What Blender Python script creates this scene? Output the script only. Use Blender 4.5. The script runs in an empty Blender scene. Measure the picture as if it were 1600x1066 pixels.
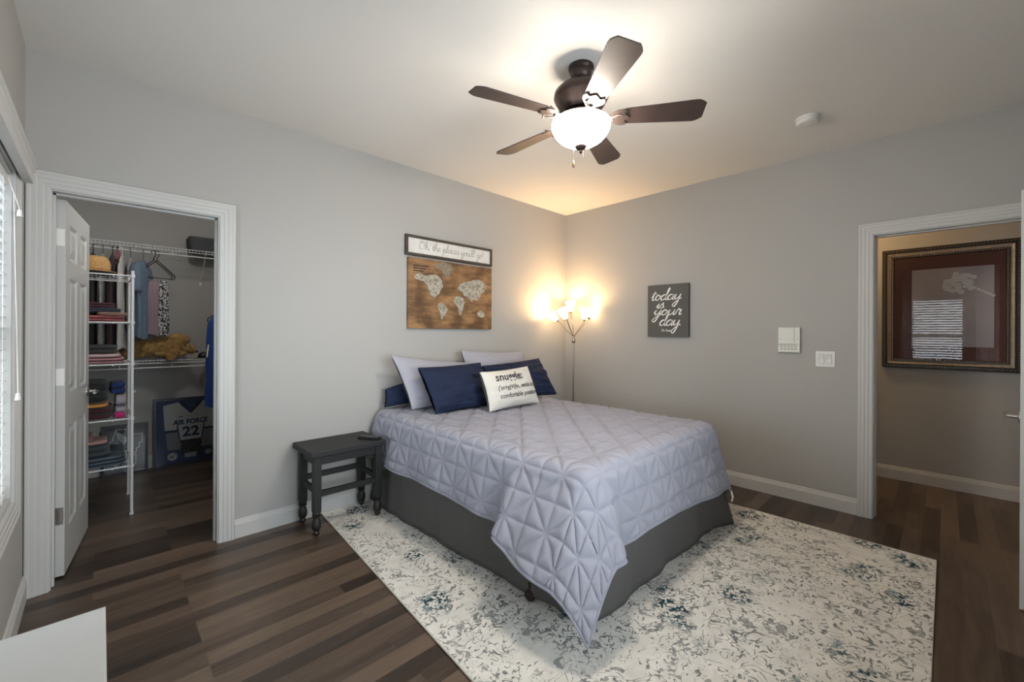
import bpy, math, random
import numpy as np
from mathutils import Matrix, Vector, noise as mnoise
R = math.radians
random.seed(7)
sc = bpy.context.scene
col = sc.collection

# ------------------------------------------------------------------ camera
cam_d = bpy.data.cameras.new('camera')
cam = bpy.data.objects.new('camera', cam_d); col.objects.link(cam)
cam_d.sensor_fit = 'HORIZONTAL'; cam_d.sensor_width = 36.0
cam_d.lens = 36.0 * 658.6 / 1600.0
cam_d.shift_y = -13.5 / 1600.0
cam_d.clip_start = 0.02
_fw = Vector((0.69795, 0.71615, 0.0)).normalized()
_r = Vector((0.71614, -0.69794, 0.00513)).normalized()
_u = _r.cross(_fw).normalized()
m = Matrix((( _r.x, _u.x, -_fw.x, -3.9942), (_r.y, _u.y, -_fw.y, -3.1821), (_r.z, _u.z, -_fw.z, 1.3328), (0, 0, 0, 1)))
cam.matrix_world = m
sc.camera = cam

# ------------------------------------------------------------------ light and exposure
sc.view_settings.view_transform = 'Standard'
sc.view_settings.look = 'None'
sc.view_settings.gamma = 1.0
sc.view_settings.use_curve_mapping = False
sc.view_settings.exposure = 1.41
SKY = 4.2            # daylight outside the windows
FAN_W = 0.8         # ceiling fan bulb
BOWL_E = 38.0         # ceiling fan glass bowl
LAMP_W = 5.0         # each bulb of the floor lamp
SHADE_E = 5.5
HALL_W = 12.0
CLOSET_FILL_W = 8.0         # added closet fill light, out of view
world = bpy.data.worlds.new('world'); sc.world = world; world.use_nodes = True
wn = world.node_tree.nodes; wl = world.node_tree.links
bg = wn.get('Background') or wn.new('ShaderNodeBackground')
bg.inputs['Color'].default_value = (0.86, 0.94, 1.0, 1); bg.inputs['Strength'].default_value = SKY
sc.cycles.max_bounces = 10; sc.cycles.diffuse_bounces = 6; sc.cycles.glossy_bounces = 4
sc.cycles.transparent_max_bounces = 12; sc.cycles.sample_clamp_indirect = 6.0
sc.cycles.caustics_reflective = False; sc.cycles.caustics_refractive = False
sc.cycles.use_denoising = True

def portal(name, loc, rot, sx, sy):
    d = bpy.data.lights.new(name, 'AREA'); d.shape = 'RECTANGLE'; d.size = sx; d.size_y = sy
    d.cycles.is_portal = True
    o = bpy.data.objects.new(name, d); col.objects.link(o); o.location = loc; o.rotation_euler = rot
    return o
WX = -4.268           # plane of the window wall
portal('daylight_portal', (WX - .16, -1.08, 1.30), (0, R(-90), 0), 1.40, 1.34)
portal('daylight_portal', (WX - .16, -3.085, 1.30), (0, R(-90), 0), 1.40, .73)
portal('daylight_portal', (-2.81, -3.83, 1.35), (R(90), 0, 0), 2.22, 1.40)  # portal of the added window behind the camera

# ------------------------------------------------------------------ helpers
def wm(o):
    return (wm(o.parent) @ o.matrix_basis) if o.parent else o.matrix_basis.copy()

def tag(o, label=None, cat=None, group=None, kind=None):
    if label: o['label'] = label
    if cat: o['category'] = cat
    if group: o['group'] = group
    if kind: o['kind'] = kind
    return o

def empty(name, loc, label=None, cat=None, group=None, rz=0.0):
    o = bpy.data.objects.new(name, None); col.objects.link(o)
    o.empty_display_size = .05
    o.location = loc; o.rotation_euler = (0, 0, rz)
    return tag(o, label, cat, group)

class MB:
    def __init__(s):
        s.v = []; s.f = []; s.mi = []; s.cur = 0
    def add(s, vs, fs):
        b = len(s.v); s.v += [tuple(q) for q in vs]
        for f in fs:
            s.f.append(tuple(b + i for i in f)); s.mi.append(s.cur)
    def box(s, x0, x1, y0, y1, z0, z1, T=None):
        vs = [(x0,y0,z0),(x1,y0,z0),(x1,y1,z0),(x0,y1,z0),(x0,y0,z1),(x1,y0,z1),(x1,y1,z1),(x0,y1,z1)]
        if T is not None: vs = [T(q) for q in vs]
        s.add(vs, [(0,3,2,1),(4,5,6,7),(0,1,5,4),(1,2,6,5),(2,3,7,6),(3,0,4,7)])
    def lathe(s, prof, c=(0,0,0), n=24, T=None, cap0=True, cap1=True):
        vs = []; k = len(prof)
        for (r, z) in prof:
            for i in range(n):
                a = 2*math.pi*i/n
                q = (c[0]+r*math.cos(a), c[1]+r*math.sin(a), c[2]+z)
                vs.append(T(q) if T else q)
        fs = []
        for j in range(k-1):
            for i in range(n):
                fs.append((j*n+i, j*n+(i+1)%n, (j+1)*n+(i+1)%n, (j+1)*n+i))
        if cap0 and prof[0][0] > 1e-6: fs.append(tuple(range(n-1, -1, -1)))
        if cap1 and prof[-1][0] > 1e-6: fs.append(tuple((k-1)*n+i for i in range(n)))
        s.add(vs, fs)
    def tube(s, pts, r, n=8, closed=False, caps=True, rs=None):
        P = [Vector(q) for q in pts]; k = len(P)
        ring = []; prev = None
        for i in range(k):
            if closed: t = (P[(i+1)%k]-P[i-1])
            else: t = P[min(i+1,k-1)]-P[max(i-1,0)]
            t = t.normalized() if t.length > 1e-9 else Vector((0,0,1))
            if prev is None:
                a = Vector((0,0,1)) if abs(t.z) < .9 else Vector((1,0,0))
                nrm = t.cross(a).normalized()
            else:
                nrm = (prev - t*prev.dot(t))
                nrm = nrm.normalized() if nrm.length > 1e-6 else t.orthogonal().normalized()
            prev = nrm; bn = t.cross(nrm)
            rr = rs[i] if rs else r
            ring.append([P[i] + nrm*(rr*math.cos(2*math.pi*j/n)) + bn*(rr*math.sin(2*math.pi*j/n)) for j in range(n)])
        vs = [q for rg in ring for q in rg]; fs = []
        for i in range(k if closed else k-1):
            a = i*n; b = ((i+1)%k)*n
            for j in range(n): fs.append((a+j, a+(j+1)%n, b+(j+1)%n, b+j))
        if caps and not closed:
            fs.append(tuple(range(n-1,-1,-1))); fs.append(tuple((k-1)*n+j for j in range(n)))
        s.add(vs, fs)
    def prism(s, poly, h0, h1, T):
        """poly in 2d (u,v) extruded along w from h0 to h1; T maps (u,v,w) to space"""
        n = len(poly)
        vs = [T((p[0],p[1],h0)) for p in poly]+[T((p[0],p[1],h1)) for p in poly]
        s.add(vs, [tuple(range(n-1,-1,-1)), tuple(range(n,2*n))]+[(i,(i+1)%n,n+(i+1)%n,n+i) for i in range(n)])
    def grid(s, V, nu, nv, wrap=False):
        fs = []
        for j in range(nv-1):
            for i in range(nu if wrap else nu-1):
                a=j*nu+i; b=j*nu+(i+1)%nu
                fs.append((a,b,b+nu,a+nu))
        s.add(V, fs)
    def ellipsoid(s, c, r, n=20, k=12, rot=None):
        prof = [(math.sin(math.pi*j/k), -math.cos(math.pi*j/k)) for j in range(k+1)]
        M = rot or Matrix.Identity(3)
        def T(q):
            w = M @ Vector((q[0]*r[0], q[1]*r[1], q[2]*r[2])); return (c[0]+w.x, c[1]+w.y, c[2]+w.z)
        s.lathe([(max(a,1e-4),b) for a,b in prof], (0,0,0), n, T)
    def build(s, name, mat, parent=None, smooth=None, bevel=0, seg=2, origin=True, sub=0):
        me = bpy.data.meshes.new(name)
        V = np.array(s.v, float)
        o = bpy.data.objects.new(name, me); col.objects.link(o)
        if parent is not None:
            o.parent = parent
            inv = wm(parent).inverted()
            Mi = np.array(inv); V = V@Mi[:3,:3].T + Mi[:3,3]
            if origin:
                c = (V.min(0)+V.max(0))/2; V = V-c; o.location = c
        elif origin:
            c = (V.min(0)+V.max(0))/2; c[2] = V[:,2].min(); V = V-c; o.location = c
        me.from_pydata(V.tolist(), [], s.f)
        mats = mat if isinstance(mat, (list, tuple)) else [mat]
        for q in mats: me.materials.append(q)
        if len(mats) > 1: me.polygons.foreach_set('material_index', s.mi)
        me.validate(); me.update()
        if smooth is not None:
            me.polygons.foreach_set('use_smooth', [True]*len(me.polygons))
            if smooth < 180:
                try: me.set_sharp_from_angle(angle=R(smooth))
                except Exception: pass
        if bevel:
            b = o.modifiers.new('bevel', 'BEVEL'); b.width = bevel; b.segments = seg; b.limit_method = 'ANGLE'; b.angle_limit = R(40)
        if sub:
            b = o.modifiers.new('sub', 'SUBSURF'); b.levels = sub; b.render_levels = sub
        return o

def struct(mb, name, mat, **k):
    return tag(mb.build(name, mat, **k), kind='structure')
def copy_part(o, parent, rz=None):
    c = o.copy(); col.objects.link(c); c.parent = parent
    if rz is not None: c.rotation_euler = (o.rotation_euler[0], o.rotation_euler[1], rz)
    for ch in o.children: copy_part(ch, c)
    return c
def smoothpts(pts, n=6):
    P = [np.array(q, float) for q in pts]
    if len(P) < 3: return [tuple(q) for q in P]
    out = []
    for i in range(len(P)-1):
        p0 = P[i-1] if i > 0 else 2*P[0]-P[1]; p1 = P[i]; p2 = P[i+1]; p3 = P[i+2] if i+2 < len(P) else 2*P[-1]-P[-2]
        for j in range(n):
            t = j/n
            out.append(tuple(.5*((2*p1)+(-p0+p2)*t+(2*p0-5*p1+4*p2-p3)*t*t+(-p0+3*p1-3*p2+p3)*t**3)))
    out.append(tuple(P[-1])); return out

# ------------------------------------------------------------------ materials
def newmat(name):
    mt = bpy.data.materials.new(name); mt.use_nodes = True
    nt = mt.node_tree; b = nt.nodes.get('Principled BSDF')
    return mt, nt, b
def N(nt, typ, **kw):
    n = nt.nodes.new(typ)
    for k, v in kw.items():
        if k in n.inputs: n.inputs[k].default_value = v
        else: setattr(n, k, v)
    return n
def srgb(r, g, b):
    f = lambda c: (c/255/12.92) if c/255 <= .04045 else ((c/255+.055)/1.055)**2.4
    return (f(r), f(g), f(b), 1)
def mat(name, c, rough=.5, metal=0.0, bump=0.0, bscale=200.0, vary=0.0, vscale=6.0, sheen=0.0, spec=.5):
    mt, nt, b = newmat(name)
    if len(c) == 3: c = (*c, 1)
    b.inputs['Base Color'].default_value = c; b.inputs['Roughness'].default_value = rough
    b.inputs['Metallic'].default_value = metal; b.inputs['Specular IOR Level'].default_value = spec
    if sheen: b.inputs['Sheen Weight'].default_value = sheen
    tc = N(nt, 'ShaderNodeTexCoord')
    if bump:
        ns = N(nt, 'ShaderNodeTexNoise', Scale=bscale, Detail=3.0)
        nt.links.new(tc.outputs['Object'], ns.inputs['Vector'])
        bp = N(nt, 'ShaderNodeBump', Strength=bump, Distance=.002)
        nt.links.new(ns.outputs['Fac'], bp.inputs['Height']); nt.links.new(bp.outputs['Normal'], b.inputs['Normal'])
    if vary:
        ns = N(nt, 'ShaderNodeTexNoise', Scale=vscale, Detail=4.0)
        nt.links.new(tc.outputs['Object'], ns.inputs['Vector'])
        rp = N(nt, 'ShaderNodeValToRGB')
        rp.color_ramp.elements[0].position = .3; rp.color_ramp.elements[1].position = .7
        rp.color_ramp.elements[0].color = tuple(x*(1-vary) for x in c[:3])+(1,)
        rp.color_ramp.elements[1].color = tuple(min(1,x*(1+vary)) for x in c[:3])+(1,)
        nt.links.new(ns.outputs['Fac'], rp.inputs['Fac']); nt.links.new(rp.outputs['Color'], b.inputs['Base Color'])
    return mt
def emis(name, c, strength, base=(.9,.88,.84,1)):
    mt, nt, b = newmat(name)
    b.inputs['Base Color'].default_value = base; b.inputs['Roughness'].default_value = .35
    b.inputs['Emission Color'].default_value = c; b.inputs['Emission Strength'].default_value = strength
    return mt
def thin_glass(name, ior=1.5, tint=(1,1,1,1), extra=0.0):
    mt, nt, b = newmat(name); nt.nodes.remove(b)
    tr = N(nt, 'ShaderNodeBsdfTransparent', Color=tint); gl = N(nt, 'ShaderNodeBsdfGlossy', Roughness=0.0)
    fr = N(nt, 'ShaderNodeFresnel', IOR=ior); mx = N(nt, 'ShaderNodeMixShader')
    ad = N(nt, 'ShaderNodeMath', operation='ADD'); ad.inputs[1].default_value = extra; ad.use_clamp = True
    nt.links.new(fr.outputs[0], ad.inputs[0]); nt.links.new(ad.outputs[0], mx.inputs[0])
    nt.links.new(tr.outputs[0], mx.inputs[1]); nt.links.new(gl.outputs[0], mx.inputs[2])
    nt.links.new(mx.outputs[0], nt.nodes['Material Output'].inputs['Surface'])
    return mt

WALL = mat('wall_paint', (.375,.368,.352), .75, bump=.06, bscale=350)
CEIL = mat('ceiling_paint', (.70,.69,.665), .85, bump=.05, bscale=250)
TRIM = mat('white_trim', (.50,.50,.49), .45, spec=.35)
DOORW = mat('white_door', (.52,.525,.515), .32, bump=.03, bscale=120)
NICKEL = mat('satin_nickel', (.55,.53,.50), .28, 1.0)
DARKMETAL = mat('bronze_metal', (.045,.030,.026), .38, .6)
BLACK = mat('black_plastic', (.012,.012,.013), .35)
WIREW = mat('white_wire', (.72,.72,.72), .35)
TABLEB = mat('charcoal_paint', (.009,.0095,.0095), .55, bump=.08, bscale=90, vary=.25, vscale=30)
SKIRT = mat('grey_skirt_fabric', (.078,.075,.073), .95, bump=.25, bscale=900)
NAVY = mat('navy_cotton', (.0095,.0165,.044), .8, bump=.2, bscale=700, spec=.25)
QUILT = mat('lavender_grey_quilt', (.265,.268,.315), .9, bump=.25, bscale=800, spec=.2)
GREYPIL = mat('lavender_grey_cotton', (.31,.31,.355), .85, bump=.2, bscale=700)
CREAM = mat('cream_canvas', (.55,.53,.49), .85, bump=.3, bscale=900)
INK = mat('black_ink', (.012,.012,.014), .7)
WHITEINK = mat('white_paint', (.85,.84,.80), .6)
GREYINK = mat('grey_script_ink', (.36,.35,.33), .7)
WHITEPL = mat('white_plastic', (.66,.66,.64), .35)
BONEPL = mat('almond_plastic', (.60,.60,.53), .35)
WGLASS = thin_glass('window_glass', 1.45)
PGLASS = thin_glass('picture_glass', 1.32)

# plank floor: boards along x, about 13 cm wide
def floor_mat():
    mt, nt, b = newmat('dark_plank_floor'); L = nt.links.new
    tc = N(nt, 'ShaderNodeTexCoord')
    br = N(nt, 'ShaderNodeTexBrick'); br.offset = .37; br.offset_frequency = 3; br.squash = 1.0
    for k, v in dict(Scale=1.0, Bias=0.0).items(): br.inputs[k].default_value = v
    br.inputs['Mortar Size'].default_value = .0012; br.inputs['Mortar Smooth'].default_value = .2
    br.inputs['Brick Width'].default_value = .92; br.inputs['Row Height'].default_value = .088
    br.inputs['Color1'].default_value = (0,0,0,1); br.inputs['Color2'].default_value = (1,1,1,1); br.inputs['Mortar'].default_value = (.5,.5,.5,1)
    L(tc.outputs['Object'], br.inputs['Vector'])
    mp = N(nt, 'ShaderNodeMapping'); mp.inputs['Scale'].default_value = (1.6, 16, 1)
    L(tc.outputs['Object'], mp.inputs['Vector'])
    # shift the grain from board to board
    ad = N(nt, 'ShaderNodeVectorMath', operation='ADD'); sc_ = N(nt, 'ShaderNodeVectorMath', operation='SCALE'); sc_.inputs['Scale'].default_value = 17.0
    L(br.outputs['Color'], sc_.inputs[0]); L(mp.outputs[0], ad.inputs[0]); L(sc_.outputs[0], ad.inputs[1])
    g = N(nt, 'ShaderNodeTexNoise', Scale=1.6, Detail=6.0, Roughness=.62, Distortion=.6); L(ad.outputs[0], g.inputs['Vector'])
    g2 = N(nt, 'ShaderNodeTexNoise', Scale=9.0, Detail=4.0, Roughness=.6); L(ad.outputs[0], g2.inputs['Vector'])
    m1 = N(nt, 'ShaderNodeMath', operation='MULTIPLY_ADD'); m1.inputs[1].default_value = .62
    L(g.outputs['Fac'], m1.inputs[0])
    m0 = N(nt, 'ShaderNodeMath', operation='MULTIPLY'); m0.inputs[1].default_value = .46
    sx = N(nt, 'ShaderNodeSeparateColor'); L(br.outputs['Color'], sx.inputs[0]); L(sx.outputs[0], m0.inputs[0]); L(m0.outputs[0], m1.inputs[2])
    m2 = N(nt, 'ShaderNodeMath', operation='MULTIPLY_ADD'); m2.inputs[1].default_value = .18; L(g2.outputs['Fac'], m2.inputs[0]); L(m1.outputs[0], m2.inputs[2])
    rp = N(nt, 'ShaderNodeValToRGB'); e = rp.color_ramp.elements
    e[0].position = .26; e[0].color = (.014,.0095,.007,1); e[1].position = .92; e[1].color = (.135,.094,.066,1)
    q = e.new(.5); q.color = (.046,.031,.0225,1)
    L(m2.outputs[0], rp.inputs['Fac'])
    mx = N(nt, 'ShaderNodeMix', data_type='RGBA'); mx.inputs[7].default_value = (.085,.062,.048,1)  # seams lightened in colour to stand for highlights on board edges
    L(br.outputs['Fac'], mx.inputs[0]); L(rp.outputs['Color'], mx.inputs[6]); L(mx.outputs[2], b.inputs['Base Color'])
    b.inputs['Roughness'].default_value = .38; b.inputs['Specular IOR Level'].default_value = .45
    bp = N(nt, 'ShaderNodeBump', Strength=.35, Distance=.002); inv = N(nt, 'ShaderNodeMath', operation='MULTIPLY_ADD')
    inv.inputs[1].default_value = -1.0; L(br.outputs['Fac'], inv.inputs[0])
    gm = N(nt, 'ShaderNodeMath', operation='MULTIPLY'); gm.inputs[1].default_value = .25; L(g2.outputs['Fac'], gm.inputs[0]); L(gm.outputs[0], inv.inputs[2])
    L(inv.outputs[0], bp.inputs['Height']); L(bp.outputs['Normal'], b.inputs['Normal'])
    return mt
FLOOR = floor_mat()

def rug_mat():
    mt, nt, b = newmat('distressed_rug'); L = nt.links.new
    tc = N(nt, 'ShaderNodeTexCoord')
    def noise(scale, det=2.0, dist=0.0, off=0.0, sy=1.0, rough=.5):
        mp = N(nt, 'ShaderNodeMapping'); mp.inputs['Location'].default_value = (off, off*.7, 0); mp.inputs['Scale'].default_value = (1, sy, 1)
        L(tc.outputs['Object'], mp.inputs['Vector'])
        n = N(nt, 'ShaderNodeTexNoise', Scale=scale, Detail=det, Distortion=dist, Roughness=rough); L(mp.outputs[0], n.inputs['Vector']); return n.outputs['Fac']
    def mth(op, a, bb=None, c=None):
        n = N(nt, 'ShaderNodeMath', operation=op)
        for i, q in enumerate((a, bb, c)):
            if q is None: continue
            if isinstance(q, (int, float)): n.inputs[i].default_value = q
            else: L(q, n.inputs[i])
        return n.outputs[0]
    def step(x, a, w):   # 0 below a, 1 above a+w
        n = N(nt, 'ShaderNodeMapRange', clamp=True); L(x, n.inputs[0]); n.inputs[1].default_value = a; n.inputs[2].default_value = a+w; return n.outputs[0]
    def iso(x, c, w):    # thin line where x == c
        d = mth('ABSOLUTE', mth('SUBTRACT', x, c)); n = N(nt, 'ShaderNodeMapRange', clamp=True); L(d, n.inputs[0])
        n.inputs[1].default_value = w*.6; n.inputs[2].default_value = w; n.inputs[3].default_value = 1; n.inputs[4].default_value = 0; return n.outputs[0]
    scr = noise(12, 1.0, 1.8, 3.1)
    curls = iso(scr, .5, .032)
    gaps = step(noise(38, 1.0, 0, 7.7), .41, .03)
    area = step(noise(3.2, 2.0, 0, 1.3), .36, .10)
    curl = mth('MULTIPLY', mth('MULTIPLY', curls, gaps), area)
    fleck = mth('MULTIPLY', step(noise(30, 2.0, 1.0, 11.0, 1.5), .625, .02), step(noise(5, 2.0, 0, 23.0), .42, .1))
    blot = mth('MULTIPLY', step(noise(11, 3.0, .8, 31.0), .615, .02), step(noise(60, 1.0, 0, 2.0), .42, .05))
    grey = mth('MAXIMUM', mth('MAXIMUM', curl, fleck), mth('MULTIPLY', blot, .75))
    vo = N(nt, 'ShaderNodeTexVoronoi', Scale=3.7, Randomness=.85); L(tc.outputs['Object'], vo.inputs['Vector'])
    flower = mth('SUBTRACT', 1.0, step(vo.outputs['Distance'], .24, .14))
    pet = step(noise(50, 2.0, .7, 41.0), .515, .03)
    teal = mth('MULTIPLY', mth('MULTIPLY', flower, pet), step(noise(2.5, 1.0, 0, 5.5), .36, .05))
    halo = mth('MULTIPLY', mth('MULTIPLY', mth('SUBTRACT', 1.0, step(vo.outputs['Distance'], .26, .12)), step(noise(24, 2.0, .8, 55.0), .55, .03)), .6)
    base = N(nt, 'ShaderNodeValToRGB'); base.color_ramp.elements[0].position = .35; base.color_ramp.elements[1].position = .65
    base.color_ramp.elements[0].color = (.57,.555,.515,1); base.color_ramp.elements[1].color = (.70,.68,.63,1)
    L(noise(9, 5.0, 0, 9.0, 1, .7), base.inputs['Fac'])
    def mix(f, a, cb):
        n = N(nt, 'ShaderNodeMix', data_type='RGBA'); L(f, n.inputs[0]); L(a, n.inputs[6]); n.inputs[7].default_value = cb; return n.outputs[2]
    c = mix(grey, base.outputs['Color'], (.185,.19,.185,1))
    c = mix(halo, c, (.15,.22,.225,1))
    c = mix(teal, c, (.022,.052,.066,1))
    L(c, b.inputs['Base Color']); b.inputs['Roughness'].default_value = .95; b.inputs['Specular IOR Level'].default_value = .15
    bp = N(nt, 'ShaderNodeBump', Strength=.4, Distance=.003); L(noise(420, 1.0), bp.inputs['Height']); L(bp.outputs['Normal'], b.inputs['Normal'])
    return mt
RUG = rug_mat()

# ------------------------------------------------------------------ room shell
H = 2.74
YF = -3.67            # wall behind the camera
CX0, CX1, CY1 = -4.75, -2.88, 2.20      # closet
T = .115
OX0, OX1, OZ = -4.175, -3.470, 2.045    # closet door opening
BY0, BY1 = -3.572, -2.829               # bedroom door opening (along y)
HX = 1.25                               # far wall of the hall
b = MB(); b.box(-4.42, HX+.1, -5.0, CY1+.1, -.08, 0); b.box(CX0-.1, -4.42, .0, CY1+.1, -.08, 0); struct(b, 'floor', FLOOR, origin=False)
b = MB(); b.box(-4.42, HX+.1, -5.0, CY1+.1, H, H+.08); b.box(CX0-.1, -4.42, 0, CY1+.1, H, H+.08); struct(b, 'ceiling', CEIL, origin=False)
b = MB()   # bed wall with the closet opening
b.box(CX0-.1, OX0-.012, 0, T, 0, H); b.box(OX1+.012, .115, 0, T, 0, H); b.box(OX0-.012, OX1+.012, 0, T, OZ+.012, H)
struct(b, 'wall_back', WALL)
b = MB()   # wall with the bedroom door
b.box(0, T, BY1+.012, 0, 0, H); b.box(0, T, -5.0, BY0-.012, 0, H); b.box(0, T, BY0-.012, BY1+.012, OZ+.012, H)
struct(b, 'wall_right', WALL)
W1 = (-1.75, -.41); W2 = (-3.45, -2.72); WZ0, WZ1 = .60, 2.00
b = MB()
xs = (WX-.15, WX)
for (ya, yb) in ((YF-.15, W2[0]), (W2[1], W1[0]), (W1[1], 0)): b.box(*xs, ya, yb, 0, H)
for (ya, yb) in (W1, W2): b.box(*xs, ya, yb, 0, WZ0); b.box(*xs, ya, yb, WZ1, H)
struct(b, 'wall_left', WALL)
W3 = (-3.92, -1.70)  # opening of the added fill window, out of view
b = MB()
b.box(WX, W3[0], YF-.15, YF, 0, H); b.box(W3[1], 0, YF-.15, YF, 0, H); b.box(*W3, YF-.15, YF, 0, .65); b.box(*W3, YF-.15, YF, 2.05, H)
struct(b, 'wall_front', WALL)
b = MB(); b.box(CX0-.1, CX1+.1, CY1, CY1+.1, 0, H); struct(b, 'wall_closet_back', WALL)
b = MB(); b.box(CX0-.1, CX0, T, CY1, 0, H); struct(b, 'wall_closet_left', WALL)
b = MB(); b.box(CX1, CX1+.1, T, CY1, 0, H); struct(b, 'wall_closet_right', WALL)
b = MB(); b.box(HX, HX+.1, -5.0, .6, 0, H); struct(b, 'wall_hall', WALL)
b = MB(); b.box(T, HX, .5, .6, 0, H); struct(b, 'wall_hall_north', WALL)
b = MB(); b.box(T, HX, -5.0, -4.9, 0, H); struct(b, 'wall_hall_south', WALL)

# baseboards: one profile run along a wall
BP = [(0,0),(.015,0),(.015,.088),(.012,.092),(.012,.099),(.008,.105),(.008,.113),(.004,.118),(0,.118)]
def baseboard(name, p0, p1, nrm):
    mb = MB(); n = len(BP); vs = []
    for p in (p0, p1):
        for d, z in BP: vs.append((p[0]+nrm[0]*d, p[1]+nrm[1]*d, z))
    mb.add(vs, [tuple(range(n)), tuple(range(2*n-1, n-1, -1))]+[(i,n+i,n+(i+1)%n,(i+1)%n) for i in range(n)])
    return struct(mb, name, TRIM)
baseboard('baseboard_back', (OX1+.092, 0), (0, 0), (0,-1))
baseboard('baseboard_right', (0, 0), (0, BY1+.092), (-1,0))
baseboard('baseboard_left', (WX, YF), (WX, -.018), (1,0))
baseboard('baseboard_front', (WX, YF), (0, YF), (0,1))
baseboard('baseboard_hall', (HX, -4.9), (HX, .5), (-1,0))
baseboard('baseboard_closet', (CX0, CY1), (CX1, CY1), (0,-1))
baseboard('baseboard_closet_right', (CX1, T), (CX1, CY1), (-1,0))

# door and window casings: fluted profile swept round the opening with mitred corners
CP = [(0,0),(0,.010),(.006,.012),(.022,.012),(.026,.015),(.044,.015),(.048,.018),(.066,.018),(.070,.021),(.080,.021),(.084,.018),(.084,0)]
def casing(mb, u0, u1, zt, Tm, z0=0.0, bottom=False, gap=.006):
    """Tm maps (u, z, out) to space"""
    n = len(CP); rows = []
    for d, h in CP:
        d += gap
        if bottom: path = [(u0-d, z0-d),(u0-d, zt+d),(u1+d, zt+d),(u1+d, z0-d)]
        else: path = [(u0-d, z0),(u0-d, zt+d),(u1+d, zt+d),(u1+d, z0)]
        rows.append([Tm((p[0],p[1],h)) for p in path])
    vs = [q for r_ in rows for q in r_]; fs = []
    for i in range(n-1):
        for j in range(4 if bottom else 3):
            a = i*4+j; c = i*4+(j+1)%4; fs.append((a, c, c+4, a+4))
    if not bottom:
        fs.append(tuple(i*4 for i in range(n))); fs.append(tuple(i*4+3 for i in range(n-1,-1,-1)))
    mb.add(vs, fs)
b = MB(); casing(b, OX0, OX1, OZ, lambda q: (q[0], -q[2], q[1]))
struct(b, 'trim_1', TRIM)
b = MB()   # jamb of the closet door with its stop
for xx, s in ((OX0, 1), (OX1, -1)):
    b.box(min(xx, xx-s*.012), max(xx, xx-s*.012), 0, T, 0, OZ+.012)
b.box(OX0, OX1, 0, T, OZ, OZ+.012)
b.box(OX0, OX0+.010, .045, .075, 0, OZ); b.box(OX1-.010, OX1, .045, .075, 0, OZ); b.box(OX0, OX1, .045, .075, OZ-.010, OZ)
struct(b, 'trim_2', TRIM)
b = MB(); casing(b, BY0, BY1, OZ, lambda q: (-q[2], q[0], q[1])); struct(b, 'trim_3', TRIM)
b = MB()
for yy, s in ((BY0, 1), (BY1, -1)):
    b.box(0, T, min(yy, yy-s*.012), max(yy, yy-s*.012), 0, OZ+.012)
b.box(0, T, BY0, BY1, OZ, OZ+.012)
b.box(.045,.078, BY1-.010, BY1, 0, OZ); b.box(.045,.078, BY0, BY0+.010, 0, OZ); b.box(.045,.078, BY0, BY1, OZ-.010, OZ)
j = struct(b, 'trim_4', TRIM)
b = MB(); b.box(.012,.040, BY1-.0022, BY1, .90,.96); st = b.build('strike_plate', NICKEL, j); st['label'] = 'nickel strike plate'
b = MB(); casing(b, BY0, BY1, OZ, lambda q: (T+q[2], q[0], q[1])); struct(b, 'trim_5', TRIM)

# windows
def window(name, y0, y1, z0, z1, Tm):
    """Tm maps (along, z, out into room); frame lies outside of the wall plane"""
    mb = MB()
    def bx(a0, a1, q0, q1, o0, o1): mb.box(a0, a1, q0, q1, o0, o1, T=lambda q: Tm((q[0], q[1], q[2])))
    for (a0, a1, q0, q1) in ((y0, y0+.012, z0, z1), (y1-.012, y1, z0, z1), (y0+.012, y1-.012, z1-.012, z1), (y0+.012, y1-.012, z0, z0+.02)): bx(a0, a1, q0, q1, -.15, 0)
    for (a0, a1, q0, q1) in ((y0+.012, y0+.05, z0+.02, z1-.012), (y1-.05, y1-.012, z0+.02, z1-.012), (y0+.05, y1-.05, z1-.05, z1-.012), (y0+.05, y1-.05, z0+.02, z0+.065)): bx(a0, a1, q0, q1, -.145, -.105)
    zm = (z0+z1)/2; bx(y0+.05, y1-.05, zm-.025, zm+.025, -.14, -.10)
    casing(mb, y0, y1, z1, Tm, z0=z0, bottom=True, gap=.004)
    w = struct(mb, name, TRIM)
    g = MB(); g.box(y0+.05, y1-.05, z0+.065, z1-.05, -.127, -.123, T=lambda q: Tm((q[0], q[1], q[2])))
    g.build('pane', WGLASS, w)
    return w
TL = lambda q: (WX+q[2], q[0], q[1])
window('window_1', W1[0], W1[1], WZ0, WZ1, TL)
window('window_2', W2[0], W2[1], WZ0, WZ1, TL)
window('added_fill_window', W3[0], W3[1], .65, 2.05, lambda q: (q[0], YF+q[2], q[1]))  # unseen window, added to let fill light in from behind the camera

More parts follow.
